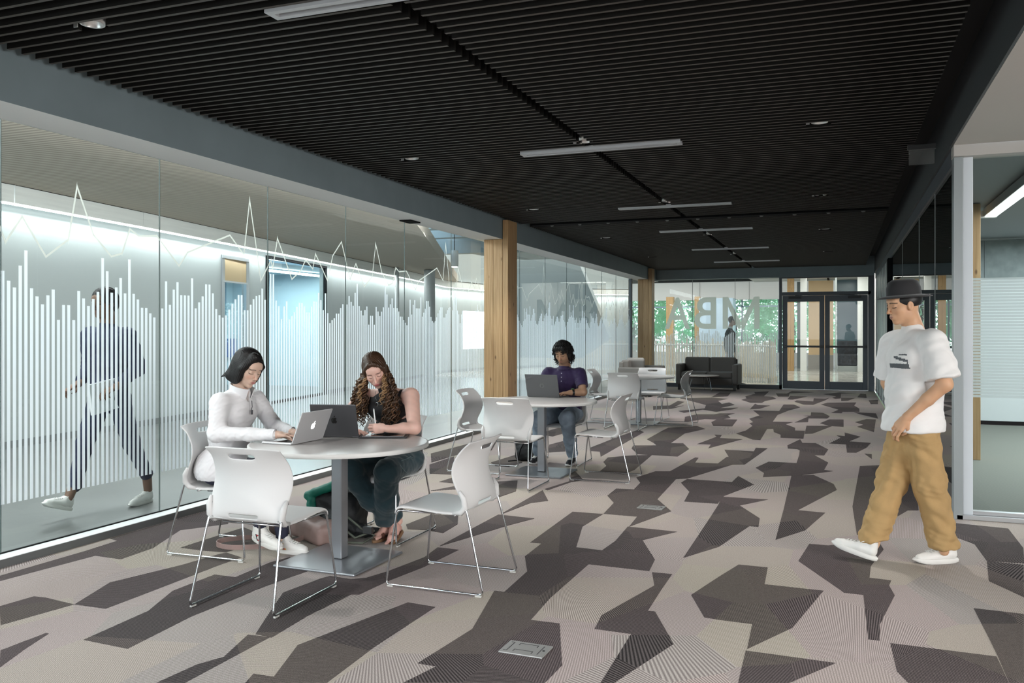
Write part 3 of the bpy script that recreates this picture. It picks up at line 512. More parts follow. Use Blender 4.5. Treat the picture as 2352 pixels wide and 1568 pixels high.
for i, (a, b_) in enumerate([(.955, 2.9), (2.9, 5.2), (5.2, 7.5)]):
    g = rbox(a, b_-.004, 7.40, 7.41, .065, 2.765).build('window_%d' % (i+41), GLR); struct(g, 'side room front pane %d from the white post' % (i+1), 'window')
    bb = B(); z = .93
    while z < 1.83: bb.box(a, b_-.004, 7.397, 7.3985, z, z+.0195); z += .0235
    bb.build('frosted_stripes', film('light_film', (.72, .80, .80), .55) if 'light_film' not in MATS else MATS['light_film'], g)
sl = B(); sl.box(.84, 7.5, 7.33, 7.44, 0, .035); sl.box(.84, 7.5, 7.37, 7.43, .035, .065)
struct(sl.build('baseboard_front', ALU, bevel=.003), 'aluminium floor track of the side room glazing', 'sill')
# side room
wb = struct(rbox(.9, 9, 15, 15.15, 0, 3.0).build('wall_side_room', mat('board_white', (.70, .74, .74), .35)), 'white board wall at the back of the side room', 'wall')
rbox(.9, 9, 14.985, 15, 0, .06).build('skirting', BLK, wb)
CP = mat('fair_concrete', (.26, .30, .30), .7, var=.2, vscale=6)
for k in range(7): rbox(.9+k*1.2, .9+k*1.2+1.188, 14.97, 15, 2.255, 2.84).build('concrete_panel', CP, wb)
struct(rbox(.9, 9, 7.46, 15, 2.87, 2.95).build('ceiling_side_room', mat('ceiling_grey', (.30, .33, .34), .7)), 'grey ceiling of the side room', 'ceiling')
struct(rbox(9, 9.1, 7.46, 15, 0, 3).build('wall_side_end', mat('wall_grey', (.42, .45, .45), .6)), 'grey end wall of the side room', 'wall')
rbox(1.27, 1.475, 10.79, 10.98, 0, 2.86).build('timber_post', WOODC, None, bevel=.004)
tag(bpy.data.objects['timber_post'], 'slim timber post inside the glazed side room', 'post')
t = thing('linear_light', 'bright white linear light hanging inside the side room', 'light', (1.63, 9.7, 2.7), world=True)
rbox(1.56, 1.70, 8.0, 11.2, 2.76, 2.85).build('housing', mat('lamp_white', (.8, .8, .8), .4), t)
rbox(1.575, 1.685, 8.02, 11.18, 2.752, 2.76).build('diffuser', EML, t)
rbox(1.20, 1.70, 11.2, 11.28, 2.75, 2.83).build('end_arm', mat('lamp_white', (.8, .8, .8), .4), t)

# ---- corridor beyond the left glazing
W = [(-9.1, -5), (-9.3, 4), (-9.5, 7.5), (-9.82, 9.87), (-10.23, 12.37), (-10.40, 13.35), (-10.5, 14), (-10.99, 16.84), (-11.53, 20), (-12.0, 22.7), (-12.9, 27), (-12.4, 31), (-10.4, 34), (-8.2, 35.5)]
def seg(b, p, q, z0, z1, th, off=0):
    d = Vector((q[0]-p[0], q[1]-p[1])); L = d.length; d /= L; nx, ny = -d.y, d.x   # points away from the room (left)
    P = [(p[0]-nx*off, p[1]-ny*off), (q[0]-nx*off, q[1]-ny*off), (q[0]+nx*(th-off), q[1]+ny*(th-off)), (p[0]+nx*(th-off), p[1]+ny*(th-off))]
    b.prism(P, z0, z1)
def wallp(t0, a, b_): return (a[0]+(b_[0]-a[0])*t0, a[1]+(b_[1]-a[1])*t0)
wb = B()
for p, q in zip(W, W[1:]):
    if abs(p[1]-12.37) < .01 or abs(p[1]-14) < .01:
        zt = 2.80 if p[1] < 13 else 2.93
        seg(wb, p, q, zt, 3.35, .15)
    elif p[1] == 22.7: seg(wb, p, q, 0, 4.6, .15)
    elif p[1] == 27: seg(wb, p, wallp(.35, p, q), 0, 4.6, .15); seg(wb, wallp(.35, p, q), wallp(.8, p, q), 2.2, 4.6, .15); seg(wb, wallp(.35, p, q), wallp(.8, p, q), 0, .8, .15); seg(wb, wallp(.8, p, q), q, 0, 4.6, .15)
    else: seg(wb, p, q, 0, 4.6 if p[1] > 19 else 3.45, .15)
wl_ = struct(wb.build('wall_left', WHT), 'curving white wall of the corridor beyond the glass', 'wall')
fb = B(); eb = B(); db = B()
for p, q in zip(W, W[1:]):
    seg(fb, p, q, 2.985, 3.20, .02, .22); seg(eb, p, q, 2.970, 2.985, .07, .19); seg(db, p, q, 3.195, 3.215, .01, .235)
fb.build('cove_fascia', WHTF, wl_); eb.build('cove_lamp_strip', EMC, wl_); db.build('shadow_gap', BLK, wl_)
for k, (p, q) in enumerate(zip(W, W[1:])):
    if q[1] < 2: continue
    m = ((p[0]+q[0])/2, (p[1]+q[1])/2); d = Vector((q[0]-p[0], q[1]-p[1])); L = d.length; ang = math.atan2(d.y, d.x)
    nx, ny = -d.y/L, d.x/L
    o = area('cove_lamp', (m[0]-nx*.14, m[1]-ny*.14, 2.965), (0, 0, 0), L*.98, .06, 17*L, (.93, .98, 1)); o.rotation_euler = (math.radians(-22), 0, ang)
CORC = stripes('corridor_ceiling', (.66, .57, .47), (.36, .30, .25), 'Y', 4.5, .7)
cc_ = B().prism([(-4.87, -5), (-4.87, 8.65), (-6.6, 12.9), (-13.0, 28.6), (-9.0, -5)][::-1], 3.20, 3.42)
cc_ = B(); cc_.prism([(-9.1, -5), (-4.87, -5), (-4.87, 8.65), (-6.6, 12.9), (-12.9, 28.4), (-11.75, 21.5), (-10.3, 14), (-9.3, 7.5)], 3.20, 3.45)
struct(cc_.build('ceiling_corridor', CORC), 'taupe ribbed ceiling of the corridor beyond the glass', 'ceiling')
# skirting of corridor wall
sk = B()
for p, q in zip(W, W[1:]):
    if not (abs(p[1]-14) < .01): seg(sk, p, q, 0, .09, .01, .012)
struct(sk.build('baseboard_corridor', mat('skirting_grey', (.18, .19, .19), .5)), 'grey skirting of the corridor wall', 'baseboard')
# opening with blind, and the internal window
def wl_pt(p, off=0): return p
A_ = Vector((-10.231, 12.368, 0)); B_ = Vector((-10.381, 13.278, 0)); C_ = Vector((-10.50, 14.0, 0)); D_ = Vector((-10.99, 16.84, 0))
dn = thing('blind_window', 'narrow corridor window with a tan roller blind half lowered', 'window', tuple((A_+B_)/2), world=True)
b = B(); b.bar(A_+Vector((0, .03, 1.4)), A_+Vector((0, .031, 1.4)), .01, .01)
def frame(parent, P, Q, z0, z1, w, m, th=.08):
    b = B()
    d = (Q-P).normalized()
    b.bar(P+Vector((0, 0, z0+w/2)), Q+Vector((0, 0, z0+w/2)), th, w); b.bar(P+Vector((0, 0, z1-w/2)), Q+Vector((0, 0, z1-w/2)), th, w)
    for X in (P+d*w/2, Q-d*w/2):
        b.bar(X+Vector((0, 0, z0))-d*0, X+Vector((0, 0, z1)), th, w)
    return b.build('frame', m, parent)
frame(dn, A_, B_, 0, 2.80, .06, ALU)
b = B(); b.bar(A_+Vector((.02, .04, 2.56)), B_+Vector((.02, -.04, 2.56)), .012, .44); b.build('roller_blind', mat('tan_blind', (.42, .31, .18), .8), dn)
b = B(); b.bar(A_+Vector((.03, .04, 2.33)), B_+Vector((.03, -.04, 2.33)), .03, .03); b.build('bottom_bar', ALU, dn)
b = B(); b.bar(A_+Vector((0, .04, 1.4)), B_+Vector((0, -.04, 1.4)), .01, 2.7); b.build('glass_pane', GL, dn)
wn_ = thing('meeting_room_window', 'wide corridor window looking into a pale blue room', 'window', tuple((C_+D_)/2), world=True)
frame(wn_, C_, D_, 0, 2.93, .05, BLK)
b = B(); b.bar(C_+Vector((0, .04, 1.46)), D_+Vector((0, -.04, 1.46)), .01, 2.84); b.build('glass_pane', GL, wn_)
BLU = mat('pale_blue_wall', (.52, .66, .74), .6)
r = B(); r.box(-15.6, -15.5, 10.5, 19.2, 0, 3.3); r.box(-15.5, -10.5, 10.4, 10.5, 0, 3.3); r.box(-15.5, -12.2, 19.2, 19.3, 0, 3.3); r.box(-15.6, -11.6, 10.4, 19.2, 2.95, 3.0)
ro = struct(r.build('wall_blue_room', BLU), 'pale blue room walls beyond the corridor windows', 'wall')
for k in range(7): rbox(-15.5, -15.48, 10.9+k*1.6, 10.92+k*1.6, 0, 2.95).build('panel_joint', mat('joint_blue', (.2, .32, .42), .6), ro)
rbox(-15.46, -15.36, 10.5, 19.2, .75, 1.25).build('wall_band', mat('deep_blue', (.06, .13, .34), .6), ro)
rbox(-12.6, -12.5, 11.8, 19, 2.85, 2.9).build('ceiling_lamp_strip', EML, ro)
area('blue_room_light', (-13, 15.5, 2.85), (0, 0, 0), 2, 6, 330, (.85, .95, 1))
for i, (x, y, rr) in enumerate([(-11.35, 20.9, .06), (-10.9, 22.0, .16)]):
    o = B().lathe([(rr, 0), (rr, 3.19)], (x, y, 0), 20).build('round_post', mat('post_paint', (.36, .38, .38), .5), None, smooth=True, auto=40)
    tag(o, ['slim round grey post by the corridor wall', 'thick round grey column by the corridor wall'][i], 'column')
t = thing('pendant_light', 'grey cylinder pendant with a glowing underside beyond the glass', 'light', (-9.2, 20, 3.09), world=True)
B().lathe([(.095, .01), (.10, .02), (.10, .42), (.0, .43)], (-9.2, 20, 3.09), 24).build('shade', mat('pendant_grey', (.5, .52, .52), .4), t, smooth=True, auto=40)
B().lathe([(.0, 0), (.088, 0), (.088, .012), (0, .012)], (-9.2, 20, 3.085), 24).build('diffuser', EML, t)
B().tube([(-9.2, 20, 3.5), (-9.2, 20, 4.55)], .01, 8).build('rod', BLK, t)

# ---- atrium
struct(B().prism([(-5, 9.5), (7, 22.7), (7, 54), (-16, 54), (-16, 22), (-13, 28.5), (-6.7, 13)], 4.6, 4.7).build('ceiling_atrium', mat('atrium_ceiling', (.13, .16, .16), .7)), 'dark teal ceiling of the atrium', 'ceiling')
for i, y in enumerate([15.5, 18.5, 21.6, 24.6]):
    o = rbox(-13, -4.9, y, y+.35, 3.9 if i % 2 else 4.05, 4.6).build('ceiling_beam', mat('atrium_beam', (.24, .28, .28), .6)); tag(o, ['grey crossbeam', 'second grey crossbeam', 'third grey crossbeam', 'farthest grey crossbeam'][i]+' under the atrium ceiling, counted from the near end', 'beam', 'atrium crossbeams')
o = B().prism([(-10.6, 3.75), (-7.72, 3.75), (-6.66, 1.25), (-7.6, .6), (-10.6, .6)], 26, 26.35, 'y').build('stair_soffit', mat('stair_white', (.42, .47, .48), .5)); tag(o, 'slanting pale underside of the atrium stair', 'stair')
wA = B(); wA.box(-10, 7.0, 38, 38.3, 2.82, 3.60); wA.box(-10, 7.0, 38, 38.3, 0, .55)
wA = struct(wA.build('wall_atrium', mat('atrium_white', (.74, .70, .68), .6)), 'white wall bands above and below the atrium windows', 'wall')
for k in range(8): rbox(-9.9+k*2.1, -9.885+k*2.1, 37.985, 38.0, 2.83, 3.59).build('panel_joint', mat('joint_grey', (.35, .34, .33), .6), wA)
# services above the band
for i in range(12):
    x = -8.6+i*.85
    o = B().tube([(x, 36.5+(i % 3)*.4, 3.98), (x+.55, 36.5+(i % 3)*.4, 3.98)], .14+.05*(i % 3), 12).build('air_duct', mat('duct_%d' % (i % 3), [(.03, .03, .032), (.35, .36, .34), (.12, .11, .09)][i % 3], .5), None, smooth=True, auto=40)
    tag(o, ['black', 'pale grey', 'dark brown'][i % 3]+' duct section above the white band, '+['outermost on the column side', 'next to the outermost', 'third from the column side', 'fourth from the column side', 'over the letter A', 'over the letter B', 'just past the letter B', 'over the letter M', 'past the letter M', 'over the door post', 'over the first door leaf', 'over the second door leaf'][i], 'duct', 'ducts above the atrium band')
    B().tube([(x+.28, 36.5+(i % 3)*.4, 4.0), (x+.28, 36.5+(i % 3)*.4, 4.62)], .015, 6).build('hanger', BLK, o)
o = rbox(-10, 7, 40, 40.2, 3.6, 4.6).build('wall_service_void', mat('void_dark', (.03, .03, .028), .8)); struct(o, 'dark service void above the atrium wall', 'wall')
for k in range(9):
    a = -9.9+k*1.5
    if a > -1.9: break
    g = rbox(a, a+1.46, 38.1, 38.12, .55, 2.82).build('window_%d' % (51+k), GL); struct(g, 'atrium window pane %d looking onto trees' % (k+1), 'window')
    rbox(a-.03, a+.03, 38.06, 38.16, .55, 2.82).build('mullion', mat('mullion_dark', (.12, .16, .19), .5), g)
    rbox(a, a+1.46, 38.06, 38.16, 2.50, 2.56).build('transom_bar', mat('mullion_blue', (.30, .40, .48), .5), g)
for x in (-6.79, -5.61):
    w_ = .30 if x < -6 else .21
    o = rbox(x, x+w_, 36, 36.3, 0, 2.9).build('timber_post', WOODC); tag(o, ['timber post in front of the atrium windows, behind the letter A', 'slimmer timber post in front of the atrium windows, behind the letter B'][0 if x < -6 else 1], 'post')
o = rbox(-5.35, -4.0, 35.5, 36.6, 0, 2.8).build('glass_vestibule', mat('vestibule', (.48, .60, .72), .35)); tag(o, 'pale blue vestibule box by the atrium windows', 'vestibule')
# balustrade of pale timber pickets
RP = [(-9.5, 28.4), (-6, 29.0), (-4.4, 29.0), (-3.0, 28.6), (-2.1, 27.6), (-1.75, 26.4), (-1.85, 25.4)]
pts = []
for (x0, y0), (x1, y1) in zip(RP, RP[1:]):
    L = math.hypot(x1-x0, y1-y0); n_ = max(1, int(L/.085))
    for k in range(n_): pts.append((x0+(x1-x0)*k/n_, y0+(y1-y0)*k/n_, math.atan2(y1-y0, x1-x0)))
t = thing('balustrade', 'curved balustrade of pale upright timber pickets in the atrium', 'railing', (-4.4, 28, 0), world=True)
pk = B()
for i, (x, y, a) in enumerate(pts):
    Mx = Matrix.Translation((x, y, 0)) @ Matrix.Rotation(a, 4, 'Z'); pk.box(-.026, .026, -.012, .012, .05, 1.05+(.07 if i % 2 else .0)+.10*(i % 5 == 0), Mx)
o = pk.build('picket', mat('picket_wood', (.66, .58, .46), .6), t); o['kind'] = 'stuff'
b = B(); b.tube([(x, y-.03, 1.0) for x, y in RP], .03, 8); b.build('handrail', mat('rail_white', (.75, .74, .70), .4), t)
b = B()
for (x0, y0), (x1, y1) in zip(RP, RP[1:]): b.bar((x0, y0, .06), (x1, y1, .06), .10, .12)
b.build('kerb', mat('kerb_wood', (.58, .46, .30), .6), t)
# hall behind the doors
hw = struct(rbox(.95, 1.1, 22.7, 36, 0, 3.6).build('wall_hall_right', mat('hall_white', (.78, .78, .76), .5)), 'white right wall of the hall behind the doors', 'wall')
struct(rbox(-3.2, .95, 23.2, 36, 3.45, 3.55).build('ceiling_hall', mat('plank_ceiling', (.55, .54, .52), .6)), 'pale plank ceiling of the hall behind the doors', 'ceiling')
for k in range(6):
    o = rbox(-3.2, -.45, 24+k*1.9, 24.05+k*1.9, 3.435, 3.45).build('ceiling_joint', mat('joint_grey', (.35, .34, .33), .6), bpy.data.objects['ceiling_hall'])
rbox(-.42, -.34, 23.2, 36, 3.42, 3.45).build('ceiling_slot', BLK, bpy.data.objects['ceiling_hall'])
for k in range(2):
    o = rbox(.35, .62, 25.5+k*4.3, 28.3+k*4.3, 3.38, 3.44).build('linear_light', EML); tag(o, ['nearer bright linear light in the hall ceiling', 'farther bright linear light in the hall ceiling'][k], 'light')
o = column('timber_column', -1.776, -1.54, 33, 33.3, 3.44, 'timber column seen through the door leaf with timber behind', 2)
o = rbox(-1.54, -1.32, 35.5, 35.6, 0, 3.4).build('dark_glass_panel', mat('dark_pane', (.14, .17, .18), .25)); tag(o, 'dark panel beside the timber column in the hall', 'panel')
o = rbox(-1.32, -1.10, 33, 33.25, 0, 3.44).build('white_pillar', mat('hall_white', (.78, .78, .76), .5)); tag(o, 'white square pillar in the hall', 'column')
o = rbox(-1.10, -.2, 35, 35.2, 0, 3.4).build('timber_wall_panel', mat('warm_panel', (.70, .50, .30), .5)); tag(o, 'warm tan panelled wall at the end of the hall', 'panel')
o = rbox(-1.10, -.2, 34.6, 35, 0, .55).build('low_bench', mat('bench_grey', (.35, .33, .31), .6)); tag(o, 'grey low bench below the tan panel', 'bench')
o = rbox(-.13, -.07, 33, 33.1, 0, 3.44).build('white_mullion', WHT); tag(o, 'thin white mullion at the end of the hall', 'mullion')
o = rbox(-.07, .95, 35.6, 35.7, .6, 3.44).build('dark_blue_glazing', mat('dark_blue_pane', (.12, .20, .25), .15)); tag(o, 'dark blue end glazing of the hall', 'panel')
t = thing('hall_sofa', 'dark patterned sofa at the end of the hall', 'sofa', (.3, 33.6, 0), world=True)
DKS = mat('dark_sofa', (.035, .04, .05), .7, var=.4, vscale=12)
rbox(-.05, .62, 33.3, 33.9, .2, .62).build('seat', DKS, t, bevel=.04); rbox(-.05, .62, 33.8, 34.0, .5, 1.1).build('backrest', DKS, t, bevel=.05)
rbox(-.05, .62, 33.25, 33.9, 0.0, .2).build('plinth', WHT, t)
o = rbox(.62, .95, 33, 33.2, 0, 3.44).build('hall_pillar', mat('hall_white', (.78, .78, .76), .5)); tag(o, 'white pillar beside the dark sofa in the hall', 'column')

# ---- trees outside
LEAF = film('foliage', (.66, .92, .70), 1.)
TRK = mat('bark', (.10, .07, .05), .9)
def tree(x, y, h, r, lab, seed):
    rng = random.Random(seed); t = thing('tree', lab, 'tree', (x, y, -2), group='trees outside the atrium windows')
    B().tube([(0, 0, 0), (.1, 0, h*.5), (0, .1, h*.8)], [.2, .15, .06], 8).build('trunk', TRK, t, smooth=True)
    b = B()
    for k in range(3600):
        th = rng.uniform(0, 2*PI); ph = math.acos(rng.uniform(-1, 1)); rr = r*rng.uniform(.55, 1)**.6*(1+.25*math.sin(3*th+seed)*math.sin(2*ph))
        c = Vector((rr*math.sin(ph)*math.cos(th), rr*math.sin(ph)*math.sin(th), h*.62+rr*math.cos(ph)*.9))
        u = Vector((rng.gauss(0, 1), rng.gauss(0, 1), rng.gauss(0, 1))).normalized(); w = u.orthogonal().normalized(); s_ = rng.uniform(.06, .15)
        b.add([c+u*s_, c+w*s_*.6, c-u*s_, c-w*s_*.6], [(0, 1, 2, 3)])
    b.build('foliage', LEAF, t)
tl = ['broad green tree outside, seen above the left end of the railing', 'green tree outside behind the letter A', 'green tree outside behind the letter B', 'bushy tree outside behind the letter M', 'green tree outside right of the letter M', 'tall tree outside seen beyond the stair']
for i, (x, y, h, r_) in enumerate([(-10.6, 46, 7, 2.3), (-7.9, 50.6, 7, 2.3), (-5.2, 46, 7, 2.3), (-2.5, 50.6, 7, 2.3), (.3, 46, 7, 2.3), (-13.6, 50.6, 7.5, 2.4)]):
    tree(x, y, h, r_, tl[i], i+1)
struct(rbox(-40, 40, 38.4, 90, -2.1, -2.0).build('ground', mat('lawn', (.40, .52, .30), .9)), 'green ground outside the atrium', 'ground')

# ================================================================= ceiling fittings
for i, y in enumerate(LIGHTY):
    t = thing('linear_ceiling_light', ['long pale recessed ceiling light nearest the photographer, cut by the top edge', 'long pale recessed ceiling light, second from the photographer', 'recessed ceiling light just before the black track', 'recessed ceiling light just beyond the black track', 'recessed ceiling light second beyond the black track', 'recessed ceiling light nearest the far doors'][i], 'light', (-1.955, y, 3.02), group='linear ceiling lights')
    f = B(); x0, x1 = -.715, .715
    f.box(x0, x1, -.055, -.020, -.005, .03); f.box(x0, x1, .020, .055, -.005, .03); f.box(x0, x0+.035, -.02, .02, -.005, .03); f.box(x1-.035, x1, -.02, .02, -.005, .03)
    f.build('frame', mat('light_frame', (.55, .56, .58), .4, .2), t)
    rbox(x0+.03, x1-.03, -.022, .022, .03, .05).build('slot', mat('light_slot', (.06, .07, .075), .4), t)
REF = mat('reflector', (.85, .84, .82), .3, .8)
dl_ = ['round silver downlight between slats above the woman in white', 'small downlight between slats above the purple shirt', 'small downlight at the slat seam by the second linear light', 'small downlight between slats left of the bulkhead', 'small downlight near the timber column', 'small downlight at the slat seam by the third linear light', 'small downlight right of the slat seam before the track']
for i, (x, y) in enumerate(DL):
    t = thing('downlight', (dl_+['tiny downlight beyond the track, over the glazing side', 'tiny downlight beyond the track, on the bulkhead side', 'tiny downlight nearest the far doors, over the glazing side', 'tiny downlight nearest the far doors, on the bulkhead side', 'downlight in the nearest slats by the bulkhead', 'tiny downlight at the slat seam beyond the track', 'tiny downlight at the slat seam nearest the far doors'])[i], 'light', (x, y, 3.03), group='recessed downlights')
    k = B(); k.lathe([(.058, .0), (.062, -.003), (.064, .052), (.0, .054), (.0, .044), (.036, .040), (.052, .018), (.058, .0)], (0, 0, .015), 24, None, False); k.build('reflector', REF, t, smooth=True)
    B().box(-.098, -.072, -.030, -.026, -.002, .045).build('bracket', REF, t)
    l = bpy.data.lights.new('downlight_lamp', 'SPOT'); l.energy = 150 if i else 85; l.spot_size = math.radians(88); l.spot_blend = .75; l.shadow_soft_size = .05; l.color = (1, .965, .93)
    o = bpy.data.objects.new('downlight_lamp', l); o.location = (x, y, 3.070); COL.objects.link(o)
t = thing('exit_sign', 'clear acrylic sign plate hanging at the edge of the slats by the bulkhead', 'sign', (.68, 8.1, 2.9), world=True)
rbox(.55, .77, 8.08, 8.12, 2.99, 3.03).build('housing', mat('sign_dark', (.05, .05, .05), .5), t)
rbox(.56, .76, 8.096, 8.102, 2.86, 2.99).build('acrylic_plate', film('acrylic', (.6, .6, .58), .22), t)

# ================================================================= furniture
def chair_proto(label):
    t = thing('sled_chair', label, 'chair')
    prof = [(.268, .408), (.266, .425), (.252, .440), (.225, .447), (.16, .443), (.08, .436), (0, .430), (-.08, .428), (-.145, .436), (-.185, .452)]
    def shell(name, rows, cols, skip=None, th=.009):
        n = len(rows); m = len(cols); vs = []; fs = []
        for i in range(n):
            for j in range(m): vs.append(rows[i](cols[j]))
        for i in range(n-1):
            for j in range(m-1):
                if skip and skip(i, j): continue
                fs.append((i*m+j, (i+1)*m+j, (i+1)*m+j+1, i*m+j+1))
        b = B(); b.add(vs, fs); o = b.build(name, PLAS, t, smooth=True)
        s_ = o.modifiers.new('t', 'SOLIDIFY'); s_.thickness = th; s_.offset = 0; s_.use_rim = True
        s2 = o.modifiers.new('s', 'SUBSURF'); s2.levels = 1; s2.render_levels = 1
        return o
    cols = [-1, -.96, -.8, -.55, -.25, 0, .25, .55, .8, .96, 1]
    def mk(x, z, i, n):
        w = .232-.012*(i/(n-1))
        if i == 0: w *= .97
        def f(c):
            return (x-.012*c*c, c*w, z+.006*abs(c)**3*(1 if i > 1 else .3)-(.0 if abs(c) < .99 else .012))
        return f
    shell('seat', [mk(x, z, i, len(prof)) for i, (x, z) in enumerate(prof)], cols)
    # backrest: z rows, curved in plan, lumbar bulge, wrapped sides
    bp = [(.448, -.178, .180, .0), (.462, -.196, .212, .01), (.480, -.203, .226, .02), (.512, -.204, .234, .03), (.56, -.196, .242, .04), (.62, -.180, .246, .048), (.68, -.176, .244, .05), (.735, -.190, .238, .045), (.772, -.207, .230, .038), (.795, -.220, .228, .032), (.820, -.235, .230, .026), (.831, -.242, .2315, .024), (.833, -.243, .2315, .024)]
    cols2 = [-1, -.985, -.82, -.6, -.40, -.36, -.18, 0, .18, .36, .40, .6, .82, .985, 1]
    def mb(z, x, w, cv):
        def f(c): return (x+cv*(abs(c)**2.2)*1.5+.0, c*w, z-(.008*(abs(c)**4) if z > .8 else 0))
        return f
    def skip(i, j):
        if i == 8 and 5 <= j <= 8: return True
        if i == 1 and 5-1 <= j <= 9: return True
        return False
    shell('backrest', [mb(*r) for r in bp], cols2, skip)
    for s in (-1, 1):   # side brackets joining seat and back
        b = B(); b.tube([(-.10, s*.214, .430), (-.150, s*.218, .438), (-.178, s*.222, .470), (-.172, s*.232, .520), (-.150, s*.238, .560)], [.010, .017, .019, .016, .008], 8); b.build('side_bracket', PLAS, t, smooth=True)
    def rounded(pts, r=.03, k=5):
        out = [Vector(pts[0])]
        for a, b, c in zip(pts, pts[1:], pts[2:]):
            a, b, c = Vector(a), Vector(b), Vector(c); u = (a-b).normalized(); v = (c-b).normalized()
            for q in range(k+1):
                tt = q/k; p0 = b+u*r; p2 = b+v*r; out.append(p0*(1-tt)**2+b*2*tt*(1-tt)+p2*tt**2)
        out.append(Vector(pts[-1])); return out
    for s in (-1, 1):
        P = rounded([(-.16, s*.222, .530), (-.195, s*.226, .42), (-.298, s*.256, .012), (.298, s*.256, .012), (.245, s*.222, .425), (-.02, s*.20, .420)], .028)
        B().tube(P, .0062, 8).build('leg_frame', CHR, t, smooth=True)
        for x in (-.27, .27):
            B().box(x-.018, x+.018, s*.256-.006, s*.256+.006, .0005, .009).build('floor_glide', mat('clear_glide', (.55, .55, .52), .3), t)
    for x, z in ((.12, .418), (-.10, .414)): B().tube([(x, -.20, z), (x, .20, z)], .006, 8).build('cross_rod', CHR, t, smooth=True)
    return t
CH = [  # x, y, heading (radians; 0 faces +X), label
 (-2.895, 3.86, PI/2+.02, 'empty white sled chair in front of the near table, back to the viewer'),
 (-2.085, 4.515, PI-.01, 'empty white sled chair at the open side of the near table'),
 (-3.745, 4.62, 0.03, 'white sled chair under the woman in the white zip top'),
 (-3.0, 5.34, -PI/2, 'white sled chair under the woman with long curly hair'),
 (-2.84, 7.47, PI/2, 'empty white sled chair before the purple-shirted man, back to the viewer'),
 (-2.13, 8.18, PI, 'empty white sled chair at the open side of the middle table'),
 (-3.46, 8.23, .0, 'empty white sled chair between the glazing and the middle table'),
 (-2.84, 8.98, -PI/2, 'white sled chair under the man in the purple polo'),
 (-2.97, 12.55, PI/2, 'empty white sled chair at the far table with its back to the viewer'),
 (-2.36, 13.36, PI, 'empty white sled chair side-on at the far table, near the coffee table'),
 (-3.52, 13.35, 0, 'empty white sled chair just behind the purple-shirted man'),
 (-2.90, 13.98, -PI/2, 'empty white sled chair on the far side of the far table, facing the viewer')]
proto = chair_proto(CH[0][3])
for i, (x, y, a, lab) in enumerate(CH):
    o = proto if i == 0 else copy_tree(proto)
    o.location = (x, y, 0); o.rotation_euler = (0, 0, a); o['label'] = lab; o['group'] = 'white sled-base chairs'
def table_proto(label):
    t = thing('round_table', label, 'table')
    B().lathe([(.545, .712), (.553, .715), (.555, .720), (.555, .735), (.552, .7385), (.535, .740)], n=72).build('tabletop', TOPM, t, smooth=True, auto=30)
    B().lathe([(.553, .7125), (.5562, .7155), (.5562, .7365), (.5535, .7392)], n=72).build('edge_band', EDGE, t, smooth=True, auto=60)
    rbox(-.038, .038, -.038, .038, .018, .695).build('stem', STEEL, t, bevel=.006)
    rbox(-.20, .20, -.20, .20, .694, .712).build('top_plate', STEEL, t, bevel=.003)
    b = B(); b.box(-.29, .29, -.29, .29, .0, .016); b.build('base_plate', STEEL, t, bevel=.010)
    return t
TB = [(-2.925, 4.64, -.02, 'round grey laminate table where the two women work'), (-2.815, 8.24, 0, 'round laminate table of the man in the purple polo'), (-2.93, 13.25, 0, 'empty round table farthest along the room')]
proto = table_proto(TB[0][3])
for i, (x, y, a, lab) in enumerate(TB):
    o = proto if i == 0 else copy_tree(proto); o.location = (x, y, 0); o.rotation_euler = (0, 0, a); o['label'] = lab; o['group'] = 'round pedestal tables'

# ---- laptops
def laptop(name, label, hl, hr, depth, lidh, lean, z, body, logo, lidmat, keym):
    """hl, hr: hinge ends; the user sits on the side the base extends to (+n)."""
    a = Vector((*hl, z)); b = Vector((*hr, z)); w = (b-a).length; ang = math.atan2(b.y-a.y, b.x-a.x)
    t = thing(name, label, 'laptop', tuple((a+b)/2), ang)
    # local: x along hinge, +y toward the user
    rbox(-w/2, w/2, .0, depth, .001, .013).build('base', body, t, bevel=.004)
    rbox(-w/2+.02, w/2-.02, .02, depth*.55, .013, .0145).build('keyboard', keym, t)
    rbox(-w*.17, w*.17, depth*.62, depth*.95, .013, .0137).build('trackpad', body, t)
    M = Matrix.Translation((0, -.002, .010)) @ Matrix.Rotation(lean, 4, 'X')
    B().box(-w/2, w/2, -.007, 0, 0, lidh, M).build('lid', lidmat, t, bevel=.0025)
    B().box(-w/2+.008, w/2-.008, 0, .0012, .012, lidh-.008, M).build('screen', mat('dark_screen', (.01, .012, .015), .15), t)
    B().tube([(-w*.35, -.003, .008), (w*.35, -.003, .008)], .006, 8).build('hinge', body, t)
    logo(t, M, lidh)
    return t
